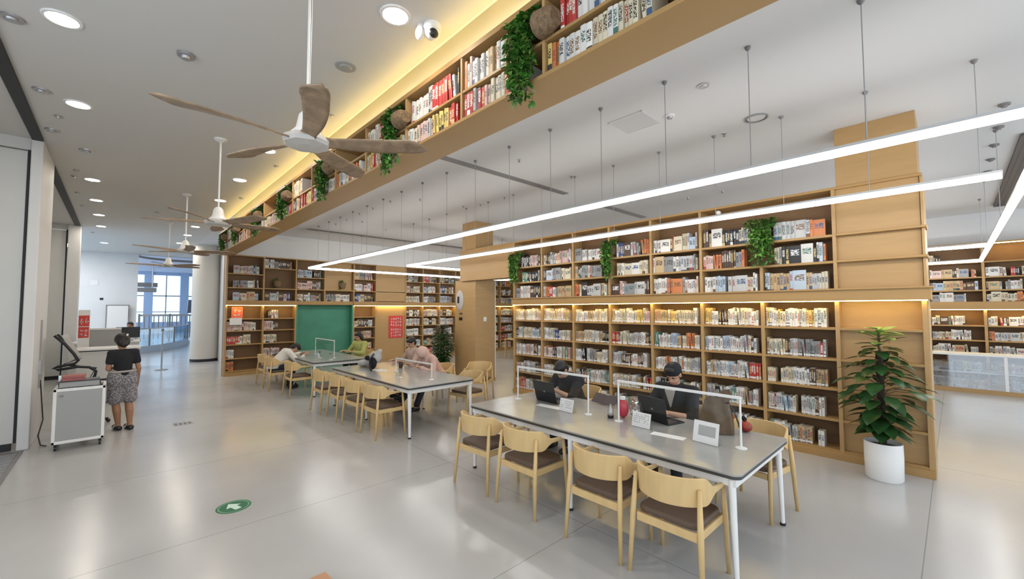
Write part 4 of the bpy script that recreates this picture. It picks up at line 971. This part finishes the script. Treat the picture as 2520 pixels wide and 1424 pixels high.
def seated(lab,x,y,ang,lean,nod,wr,topm,botm,skin,sleeve=.5,hairlong=0,cap=None,scale=1.,hood=None,vox=.011,feet=None,collar=None,hz=0):
    t=thing('person',lab,'person',(x,y,0))
    f=V((math.cos(ang),math.sin(ang),0)); s=V((-f.y,f.x,0)); up=V((0,0,1)); O=V((x,y,0))
    W=lambda a,b,c: O+f*a+s*b+up*c
    P=W(0,0,.53); sp=(f*math.sin(lean)+up*math.cos(lean)); fr=(f*math.cos(lean)-up*math.sin(lean))
    ch_=P+sp*.40; nk=P+sp*.50; hd=(f*math.sin(lean+nod*.5)+up*math.cos(lean+nod*.5))
    h=nk+hd*(.15+hz); a=lean*.6+nod; U=(f*math.sin(a)+up*math.cos(a)); F=(f*math.cos(a)-up*math.sin(a))
    sh=[ch_+s*b*.185+sp*.045 for b in (-1,1)]; wrists=[W(*q) for q in wr]; el=[elbow(sh[i],wrists[i],s*(-1,1)[i]*.8-up+(-f*.3)) for i in (0,1)]
    hip=[W(0,b*.09,.51) for b in (-1,1)]; ft=feet or [(.36,-.14),(.4,.14)]
    kn=[W(.42,(-.13,.13)[i],.5) for i in (0,1)]; an=[W(ft[i][0],ft[i][1],.09) for i in (0,1)]
    mb=MB().cap(hip[0],hip[1],.11,.11).cap(P,ch_,.12,.125).cap(sh[0],sh[1],.065,.065).cap(nk-sp*.06,h-U*.02,.055,.052)
    mb.ell(ch_,(.1,.165,.15),M((f,s,up)).transposed())
    head_geo(mb,h,F,U)
    for i in (0,1):
        mb.cap(sh[i],el[i],.046,.038).cap(el[i],wrists[i],.038,.026)
        hand(mb,wrists[i],(wrists[i]-el[i]).normalized()*.7+f*.3,up,(-1,1)[i]*-1,.7)
        mb.cap(hip[i],kn[i],.08,.058).cap(kn[i],an[i],.056,.04).cap(an[i]-up*.03,an[i]+f*.13-up*.05,.04,.032)
    build('body',mb,skin,t,mods=remesh(.0075 if vox<.012 else .011,4))
    face_parts(t,h,F,U)
    tp=MB().cap(P+up*.0,ch_,.145,.15).cap(sh[0],sh[1],.085,.085).ell(ch_-sp*.02,(.125,.19,.17),M((f,s,up)).transposed()).cap(nk-sp*.05,nk+sp*.005,.075,.066).cap(hip[0]+up*.03,hip[1]+up*.03,.125,.125)
    for i in (0,1):
        tp.cap(sh[i],sh[i].lerp(el[i],min(1,sleeve*2)),.07,.06)
        if sleeve>.5: tp.cap(el[i],el[i].lerp(wrists[i],(sleeve-.5)*2*.92),.058,.045)
    build('top',tp,topm,t,mods=remesh(vox))
    bt=MB().cap(hip[0],hip[1],.122,.122)
    for i in (0,1): bt.cap(hip[i],kn[i],.094,.074).cap(kn[i],an[i]+up*.03,.07,.058)
    build('trousers',bt,botm,t,mods=remesh(vox))
    for i in (0,1):
        e=an[i]-up*.045; sm=MB().cap(e+f*-.02,e+f*.14,.045,.038); sm.v=[(px,py,max(.003,pz)) for px,py,pz in sm.v]
        build('shoe',sm,BLACK,t,smooth=True)
    if hood:
        hb=MB().ell(h+U*.02-F*.02,(.11,.12,.125),M((F.cross(U),F,U)).transposed()).cap(h-F*.06,nk,.09,.09); build('hood',hb,hood,t,mods=remesh(vox))
    else:
        hb=MB(); hair_geo(hb,h,F,U,1,hairlong); build('hair',hb,HAIR,t,mods=remesh(.011,3))
    if cap:
        cb=MB().ell(h+U*.055-F*.01,(.094,.108,.075),M((F.cross(U),F,U)).transposed(),20,12); build('cap',cb,cap,t,smooth=True)
    if collar:
        cb=MB().prism([ch_+fr*.168+s*.055+sp*.10,ch_+fr*.168-s*.055+sp*.10,ch_+fr*.185-sp*.09],-fr*.03); build('shirt_front',cb,collar,t)
    return t
GREYC=mat('grey_shirt',(.42,.38,.34),.8); NAVY=mat('dark_trousers',(.02,.022,.03),.85)
seated('person in black jacket and cap reading behind the right laptop at the near table',4.72,2.2,PI,.16,.42,[(.40,-.17,.80),(.46,.08,.80)],BLACKF,NAVY,SKIN,.62,cap=BLACKF,collar=GREYC,vox=.01,hz=.0)
seated('person in black leaning over a book behind the left laptop at the near table',4.80,3.72,PI,.52,.5,[(.62,-.16,.80),(.66,.10,.86)],BLACKF,NAVY,SKIN,.6,vox=.01)
seated('person in white slumped over the farthest table with their back turned',2.74,11.2,0,.78,.7,[(.66,-.18,.80),(.68,.14,.80)],mat('white_shirt',(.68,.65,.58),.85),NAVY,SKIN,.9,vox=.014)
seated('person with long dark hair in a yellow-green top beyond the farthest table',4.86,11.1,PI+.35,.12,.35,[(.42,-.2,.80),(.46,.12,.80)],mat('yellow_green_top',(.42,.44,.13),.85),NAVY,SKIN,.9,hairlong=.22,vox=.014)
seated('person in a pale pink hooded top slumped over the middle table',4.82,7.25,PI,.62,.6,[(.55,-.26,.80),(.60,.2,.80)],mat('pink_top',(.62,.4,.34),.85),NAVY,SKIN,.95,hood=mat('pink_hood',(.66,.46,.38),.85),feet=[(.75,-.2),(.7,.3)],vox=.013)
seated('person with dark hair and beige top sitting at the far back of the middle table',4.82,8.2,PI,.1,.5,[(.42,-.18,.80),(.45,.12,.80)],mat('beige_top',(.5,.36,.29),.85),NAVY,SKIN,.8,vox=.014)
# woman standing by the trolley
def standing():
    x,y=.1,9.12; t=thing('person','woman in black T-shirt and patterned shorts standing beside the trolley','person',(x,y,0))
    f=V((-.25,.97,0)).normalized(); s=V((f.y,-f.x,0)); up=V((0,0,1)); O=V((x,y,0)); W=lambda a,b,c:O+f*a+s*b+up*c   # s = her right
    an=[W(.05,-.02,.08),W(-.03,.1,.08)]; kn=[W(.05,-.06,.42),W(.02,.09,.42)]; hip=[W(0,-.08,.78),W(0,.08,.78)]
    P=W(0,0,.82); ch_=W(.0,0,1.13); sh=[W(0,-.14,1.22),W(0,.14,1.22)]; nk=W(.03,0,1.27); h=W(.09,0,1.385); a=.45; U=f*math.sin(a)+up*math.cos(a); F=f*math.cos(a)-up*math.sin(a)
    el=[W(.0,-.175,.98),W(-.03,.185,.96)]; wr=[W(.19,-.06,.98),W(.05,.2,.74)]
    mb=MB().cap(hip[0],hip[1],.105,.105).cap(P,ch_,.1,.105).cap(sh[0],sh[1],.05,.05).ell(ch_,(.085,.125,.13),M((f,s,up)).transposed()).cap(nk-up*.05,h,.047,.045)
    head_geo(mb,h,F,U,.95)
    for i in (0,1):
        mb.cap(sh[i],el[i],.04,.034).cap(el[i],wr[i],.034,.023); hand(mb,wr[i],(wr[i]-el[i]),s*(-1,1)[i],(-1,1)[i],.5,.92)
        mb.cap(hip[i],kn[i],.085,.053).cap(kn[i],kn[i].lerp(an[i],.35)-f*.018,.05,.054).cap(kn[i].lerp(an[i],.35)-f*.018,an[i],.052,.032).cap(an[i]-up*.02,an[i]+f*.13-up*.05,.034,.028).cap(an[i],an[i]-f*.03-up*.035,.034,.03)
    build('body',mb,SKIND,t,mods=remesh(.008,4)); face_parts(t,h,F,U,.95)
    tp=MB().cap(P+up*.06,ch_,.11,.115).ell(ch_,(.1,.14,.15),M((f,s,up)).transposed()).cap(sh[0],sh[1],.06,.06)
    for i in (0,1): tp.cap(sh[i],sh[i].lerp(el[i],.55),.055,.055)
    build('t_shirt',tp,BLACKF,t,mods=remesh(.011))
    pm,n,l,b=nt('patterned_shorts'); tc=n.new('ShaderNodeTexCoord'); vo=n.new('ShaderNodeTexVoronoi'); vo.inputs['Scale'].default_value=60; l.new(tc.outputs['Object'],vo.inputs['Vector'])
    rp=n.new('ShaderNodeValToRGB'); rp.color_ramp.interpolation='CONSTANT'; rp.color_ramp.elements[0].color=(.05,.05,.065,1); rp.color_ramp.elements[1].color=(.33,.31,.32,1); rp.color_ramp.elements[1].position=.42
    l.new(vo.outputs['Distance'],rp.inputs[0]); l.new(rp.outputs[0],b.inputs['Base Color']); b.inputs['Roughness'].default_value=.9
    so=MB().cap(hip[0]+up*.08,hip[1]+up*.08,.108,.108).cap(hip[0],hip[1],.118,.118)
    for i in (0,1): so.cap(hip[i],hip[i].lerp(kn[i],.78)+s*(-1,1)[i]*.01,.1,.098)
    build('shorts',so,pm,t,mods=remesh(.011))
    build('waistband',MB().tube([W(.108*math.cos(q*PI/12),.162*math.sin(q*PI/12),.93) for q in range(25)],.016,8),GREYC,t,smooth=True)
    for i in (0,1):
        e=an[i]-up*.045; sm=MB().cap(e-f*.045,e+f*.15,.042,.036); sm.v=[(px,py,max(.003,pz)) for px,py,pz in sm.v]; o=build('shoe',sm,BLACK,t,smooth=True)
        build('shoe_strap',MB().tube([e+s*-.045+f*.06,e+up*.05+f*.06,e+s*.045+f*.06],.012,8),PAPER,o,smooth=True)
    hb=MB(); hair_geo(hb,h,F,U,1.1); hb.ell(h-F*.09+U*.03,(.06,.05,.055)); hb.cap(h-F*.05,h-F*.07-U*.07,.07,.05); build('hair',hb,HAIR,t,mods=remesh(.011,3))
    build('hair_clip',MB().obox(h-F*.115+U*.05+s*.03,(.012,.01,.04),M.Rotation(.4,3,'Y')),PAPER,t,bevel=.004)
standing()
# clerk behind the reception desk (head and shoulders show)
t=thing('person','dark-haired clerk seated behind the reception desk in front of the far wall','person',(.33,18.6,0))
mb=MB(); h=V((.33,18.6,1.38)); F=V((-.4,-.9,0)).normalized(); U=V((0,0,1)); head_geo(mb,h,F,U); mb.cap((.33,18.6,1.3),(.33,18.62,1.18),.055,.06).cap((.33,18.62,1.15),(.33,18.62,.55),.14,.15)
sS=F.cross(U)
for s in (-1,1):
    e=h+sS*s*.25+V((0,0,-.5)); w_=h+sS*s*.16+F*.3+V((0,0,-.55)); mb.cap(h+sS*s*.18+V((0,0,-.24)),e,.05,.042).cap(e,w_,.04,.028); hand(mb,w_,F,U,s,.6)
    mb.cap(V((.33,18.6,.52))+sS*s*.1,V((.33,18.6,.5))+sS*s*.1+F*.4,.08,.06).cap(V((.33,18.6,.5))+sS*s*.1+F*.4,V((.33,18.6,.06))+sS*s*.1+F*.38,.055,.045)
build('body',mb,SKIND,t,mods=remesh(.012,4)); hb=MB(); hair_geo(hb,h,F,U); build('hair',hb,HAIR,t,mods=remesh(.012,3)); face_parts(t,h,F,U)
tp=MB().cap((.33,18.62,1.1),(.33,18.62,.55),.17,.17).cap(h+sS*-.17+V((0,0,-.25)),h+sS*.17+V((0,0,-.25)),.08,.08)
for s in (-1,1): tp.cap(h+sS*s*.18+V((0,0,-.24)),h+sS*s*.25+V((0,0,-.5)),.065,.055)
build('top',tp,mat('pale_shirt',(.6,.6,.62),.8),t,mods=remesh(.014))
t=thing('office_chair','black office chair of the clerk behind the reception desk','chair',(.33,18.75,0))
build('seat',MB().box(.08,.58,18.45,18.95,.4,.48),BLACKF,t,bevel=.03); build('backrest',MB().box(.08,.58,18.88,18.95,.6,1.12),BLACKF,t,bevel=.03); build('column',MB().cyl((.33,18.72,.03),(.33,18.72,.42),.03),GREYM,t)
for a in range(5): build('leg',MB().tube([(.33,18.72,.08),(.33+.28*math.cos(a*1.257),18.72+.28*math.sin(a*1.257),.025)],.022,8),BLACK,t)

# ------------------------------------------------------------------ left side furniture
ct=thing('trolley','grey panelled trolley with white frame on black castors beside the left column','trolley',(-.33,8.62,0))
x0,x1,y0,y1=-.59,-.08,8.36,8.86
build('front_panel',MB().box(x0+.03,x1-.03,y0,y0+.02,.13,.79),GREYP,ct,bevel=.003); build('back_panel',MB().box(x0+.03,x1-.03,y1-.02,y1,.13,.79),GREYP,ct)
build('side_panel',MB().box(x0,x0+.02,y0+.03,y1-.03,.13,.79),GREYP,ct); build('side_panel',MB().box(x1-.02,x1,y0+.03,y1-.03,.13,.79),GREYP,ct)
fm=MB()
for x in (x0,x1-.035):
    for y in (y0-.006,y1-.03): fm.box(x,x+.035,y,y+.036,.09,.83)
fm.box(x0,x1,y0-.006,y0+.03,.79,.83).box(x0,x1,y1-.03,y1+.006,.79,.83).box(x0,x0+.035,y0,y1,.79,.83).box(x1-.035,x1,y0,y1,.79,.83).box(x0,x1,y0-.006,y0+.03,.09,.13).box(x0,x1,y1-.03,y1+.006,.09,.13).box(x0,x0+.035,y0,y1,.09,.13).box(x1-.035,x1,y0,y1,.09,.13)
build('frame',fm,METW,ct,bevel=.006); build('inner_shelf',MB().box(x0+.03,x1-.03,y0+.03,y1-.03,.70,.715),BLACK,ct)
build('badge',MB().box(x0+.06,x0+.1,y0-.004,y0,.72,.745),SLOTG,ct)
for x in (x0+.04,x1-.04):
    for y in (y0+.04,y1-.04): build('castor',MB().cyl((x-.012,y,.035),(x+.012,y,.035),.035).cyl((x,y,.05),(x,y,.095),.015),BLACK,ct)
tr=thing('tray','grey document tray standing on the trolley','tray',(-.36,8.6,.83))
build('tray',MB().box(-.55,-.14,8.45,8.78,.831,.84).box(-.55,-.14,8.45,8.457,.84,.91).box(-.55,-.14,8.773,8.78,.84,.91).box(-.55,-.543,8.45,8.78,.84,.91).box(-.147,-.14,8.45,8.78,.84,.91),GREYP,tr); build('rim',MB().box(-.56,-.13,8.44,8.45,.905,.918),BLACK,tr)
solo('box',MB().box(-.52,-.3,8.5,8.68,.842,.95).box(-.525,-.295,8.495,8.685,.95,.985),mat('faded_red_card',(.38,.13,.12),.7),'faded red box with a lid lying in the tray on the trolley','box',bevel=.004)
oc=thing('office_chair','office chair with a pale mesh back and black curved frame behind the trolley','chair',(-.42,9.75,0))
ox,oy=-.36,9.7
build('back_frame',MB().tube([(ox-0.338,oy,1.5),(ox-0.221,oy,1.36),(ox-0.117,oy,1.2),(ox-0.065,oy,1.09),(ox-0.104,oy,1.045),(ox-0.286,oy,1.01),(ox-0.338,oy,.985),(ox-0.286,oy,.96),(ox-0.065,oy,.99),(ox+0.065,oy,.97),(ox+0.143,oy,.9),(ox+0.130,oy,.82),(ox+0.039,oy,.7),(ox+0.156,oy,.69),(ox+0.390,oy,.70)],.021,10),BLACK,oc,smooth=True)
build('back_mesh',MB().grid(lambda u,v:(ox-.06-.18*v-.02*math.cos(u*PI),oy+.05+.42*u,1.08+.42*v),8,6),mat('mesh_grey',(.4,.4,.39),.8),oc,smooth=True,mods=lambda o:setattr(o.modifiers.new('thickness','SOLIDIFY'),'thickness',.012))
build('back_frame',MB().tube([(ox-0.338,oy+.47,1.5),(ox-0.117,oy+.47,1.2),(ox-0.065,oy+.47,1.09),(ox-0.260,oy+.47,1.0),(ox+0.130,oy+.47,.9),(ox+0.039,oy+.47,.7),(ox+0.390,oy+.47,.70)],.02,10),BLACK,oc,smooth=True)
build('seat',MB().prism([(x,y,.47) for x,y in rrect(ox-.22,ox+.26,oy-.0,oy+.48,.08)],(0,0,.07)),BLACKF,oc,bevel=.02)
build('arm_link',MB().tube([(ox+0.039,oy,.7),(ox+0.039,oy+.1,.56),(ox+0.039,oy+.24,.5)],.02,8).tube([(ox+0.039,oy+.47,.7),(ox+0.039,oy+.4,.56),(ox+0.039,oy+.24,.5)],.02,8),BLACK,oc,smooth=True); build('column',MB().cyl((ox+0.039,oy+.24,.06),(ox+0.039,oy+.24,.47),.028),GREYM,oc,smooth=40)
for a in range(5): build('base_leg',MB().tube([(ox+0.039,oy+.24,.1),(ox+.03+.28*math.cos(a*1.257),oy+.24+.28*math.sin(a*1.257),.06)],.022,8).ell((ox+.03+.28*math.cos(a*1.257),oy+.24+.28*math.sin(a*1.257),.032),(.03,.03,.03)),BLACK,oc,smooth=True)
# reception desk
rd=thing('reception_desk','white reception desk with a dark-lined counter behind the standing woman','desk',(-.1,12.3,0))
build('front',MB().box(-.55,.36,12.0,12.05,.03,1.06),PANELW,rd); build('counter_top',MB().box(-.58,.4,11.96,12.6,1.08,1.12),METW,rd,bevel=.006); build('dark_strip',MB().box(-.55,.36,12.02,12.55,1.06,1.08),BLACK,rd)  # black strip between the front and the counter top
build('side',MB().box(.31,.36,12.05,12.6,.03,1.06),PANELW,rd); build('side',MB().box(-.55,-.5,12.05,12.6,.03,1.06),PANELW,rd); build('plinth',MB().box(-.53,.34,12.02,12.58,0,.03),DARK,rd)
sc=thing('privacy_screen','grey desk partition standing behind the reception desk','screen',(-.25,14.2,0))
build('panel',MB().box(-.5,.1,14.18,14.23,.3,1.42),GREYP,sc,bevel=.01); build('cap_rail',MB().box(-.5,.1,14.17,14.24,1.42,1.46),METW,sc)
for x in (-.45,.05): build('foot',MB().box(x-.02,x+.02,14.0,14.4,0,.03).box(x-.02,x+.02,14.19,14.22,.03,.3),GREYM,sc)
wd=thing('work_desk','white work desk with monitor behind the grey partition','desk',(.0,16,0))
build('top',MB().box(-.9,.5,15.7,16.4,1.0,1.04),METW,wd); build('front',MB().box(-.88,.48,15.74,15.77,.05,1.0),PANELW,wd)
for x in (-.85,.44): build('leg',MB().box(x,x+.05,15.8,16.35,0,1.0),METW,wd)
mo=thing('monitor','black computer monitor on the white work desk, seen from behind','monitor',(.28,16,1.04)); build('screen',MB().box(.0,.5,15.98,16.02,1.12,1.42),BLACK,mo,bevel=.01); build('stand',MB().box(.2,.3,15.98,16.05,1.05,1.13).box(.14,.36,15.9,16.1,1.04,1.05),BLACK,mo)
mo=thing('desk_phone','dark desk telephone on the counter left of the monitor','telephone',(-.3,16,1.04)); build('base',MB().box(-.38,-.22,15.9,16.08,1.04,1.09),BLACK,mo,bevel=.01); build('handset',MB().tube([(-.36,15.92,1.12),(-.36,16.0,1.13),(-.36,16.08,1.11)],.02,8),BLACK,mo,smooth=True)
wb=thing('whiteboard','small framed whiteboard leaning against the far left wall','whiteboard',(.03,24,0))
build('board',MB().box(-.3,.35,24.1,24.12,1.15,2.08),PAPER,wb); build('frame',MB().box(-.33,-.3,24.09,24.13,1.12,2.11).box(.35,.38,24.09,24.13,1.12,2.11).box(-.33,.38,24.09,24.13,2.08,2.11).box(-.33,.38,24.09,24.13,1.12,1.15),SLOTG,wb)
for x in (-.28,.33): build('leg',MB().cyl((x,24.11,0),(x,24.11,1.13),.018),GREYM,wb)
rs=thing('sign_stand','white sign stand with a red and white lettered head beside the reception desk','sign',(-.5,13.1,0))
mb=MB().box(-.6,-.42,13.0,13.03,.02,1.9); build('panel',mb,METW,rs); build('base',MB().box(-.66,-.36,12.9,13.15,0,.02),GREYM,rs)
ps=MB().box(-.59,-.43,12.99,13.0,1.55,1.78).box(-.59,-.43,12.99,13.0,1.3,1.53); build('red_print',ps,RED,rs); l_=MB(); strokes(l_,-.58,-.44,1.57,1.73,12.99,0,1,12); strokes(l_,-.58,-.44,1.32,1.48,12.99,0,2,13); build('lettering',l_,PAPER,rs)

# ------------------------------------------------------------------ floor stickers
st=thing('floor_sticker','round green floor sticker with a white arrow in the open floor','floor sticker',(.878,4.85,0))
build('disc',MB().lathe([(.145,0),(.145,.0015)],(.878,4.85,0),40),GREENS,st); 
ar=MB()
for q in ([(-.03,-.09),(.03,-.09),(.03,.0),(-.03,.0)],[(-.07,0),(.07,0),(0,.1)]): ar.prism([(.878+x*.9-y*.3,4.85+y*.9+x*.3,.0016) for x,y in q],(0,0,.0008))
build('arrow',ar,mat('mint_print',(.62,.8,.66),.5),st); build('ring',MB().grid(lambda u,v:(.878+(.118+.012*v)*math.cos(2*PI*u),4.85+(.118+.012*v)*math.sin(2*PI*u),.0022),40,1),mat('mint_print_dark',(.16,.36,.22),.5),st)
st=thing('floor_sticker','worn grey floor sticker near the trolley','floor sticker',(.86,8.92,0))
build('disc',MB().box(.73,.99,8.8,9.04,0,.0015),mat('sticker_grey',(.36,.37,.38),.5),st); ar=MB(); strokes(ar,0,0.001,0,0.001,0,0,1,1)
ar=MB()
for i in range(4): ar.box(.75+.06*i,.785+.06*i,8.84,9.0,.0016,.0022)
build('print',ar,mat('sticker_dark',(.12,.12,.13),.5),st)
cr_=thing('carton','corner of a brown carton on the floor at the bottom edge','carton',(1.03,3.02,0))
build('body',MB().obox((1.03,3.02,.02),(.1,.1,.02),M.Rotation(.03,3,'Z')),mat('carton_brown',(.42,.2,.1),.8),cr_); build('lid',MB().obox((1.03,3.02,.043),(.103,.103,.003),M.Rotation(.03,3,'Z')),mat('carton_lid',(.5,.27,.15),.8),cr_)

# ------------------------------------------------------------------ books: the 300 that show largest stand alone, the rest are one object
def area(q):
    x,y,z=q['o']; w=q['w']
    c=(x,y-w/2,z+q['h']/2) if q['face']=='X' else (x+w/2,y,z+q['h']/2)
    s=proj(c)
    if not s or not(-10<s[0]<2530 and -10<s[1]<1434): return 0
    if q['loc'].startswith(('fourth shelf','bottom shelf')) and 1.4<y<3.9: return 0      # behind the near table and its readers
    d=V(c)-V((0,0,HC)); n=abs(d.normalized().x if q['face']=='X' else d.normalized().y)
    return w*q['h']*n*(FL/s[2])**2
def shown(q):
    if q['face']!='X' or q['group']!=G2: return True
    s=proj((q['o'][0],q['o'][1],q['o'][2])); return s is not None and -250<s[0]<2770 and -300<s[1]
BOOKS=[q for q in BOOKS if shown(q)]
BOOKS.sort(key=lambda q:-area(q))
ordn=lambda n:f"{n}{'th' if 10<=n%100<=20 else {1:'st',2:'nd',3:'rd'}.get(n%10,'th')}"
for q in BOOKS[:300]:
    mb=MB(); book_geom(q,mb,True)
    if not q['fo']: what=f"{q['cn']} book"
    else: what=f"{q['cn']} book cover"
    o=build('book',mb,[BOOK,PAGES],loc=q['o']); tag(o,f"{what}, {ordn(q['n'])} from left, {q['loc']}",'book',q['group'])
mb=MB()
for q in BOOKS[300:]: book_geom(q,mb,False)
o=build('books',mb,[BOOK,PAGES]); tag(o,'all the other small or distant books filling the shelves around the hall','books',kind='stuff')
print('BOOKS',len(BOOKS))

# ------------------------------------------------------------------ light
sc_=bpy.context.scene
w=bpy.data.worlds.new('daylight'); sc_.world=w; w.use_nodes=True
bg=w.node_tree.nodes['Background']; bg.inputs['Color'].default_value=(.82,.91,1,1); bg.inputs['Strength'].default_value=1.35
def area_lamp(name,loc,rot,sx,sy,p,col):
    d=bpy.data.lights.new(name,'AREA'); d.shape='RECTANGLE'; d.size=sx; d.size_y=sy; d.energy=p; d.color=col
    o=bpy.data.objects.new(name,d); C.objects.link(o); o.location=loc; o.rotation_euler=rot; return o
sc_.view_settings.view_transform='Standard'; sc_.view_settings.look='None'; sc_.view_settings.gamma=1; sc_.view_settings.exposure=.62; sc_.view_settings.use_curve_mapping=False
cy=sc_.cycles
cy.max_bounces=6; cy.diffuse_bounces=3; cy.glossy_bounces=3; cy.transmission_bounces=4; cy.transparent_max_bounces=10; cy.caustics_reflective=False; cy.caustics_refractive=False; cy.sample_clamp_indirect=6
cy.use_denoising=True; cy.use_adaptive_sampling=True; cy.adaptive_threshold=.05
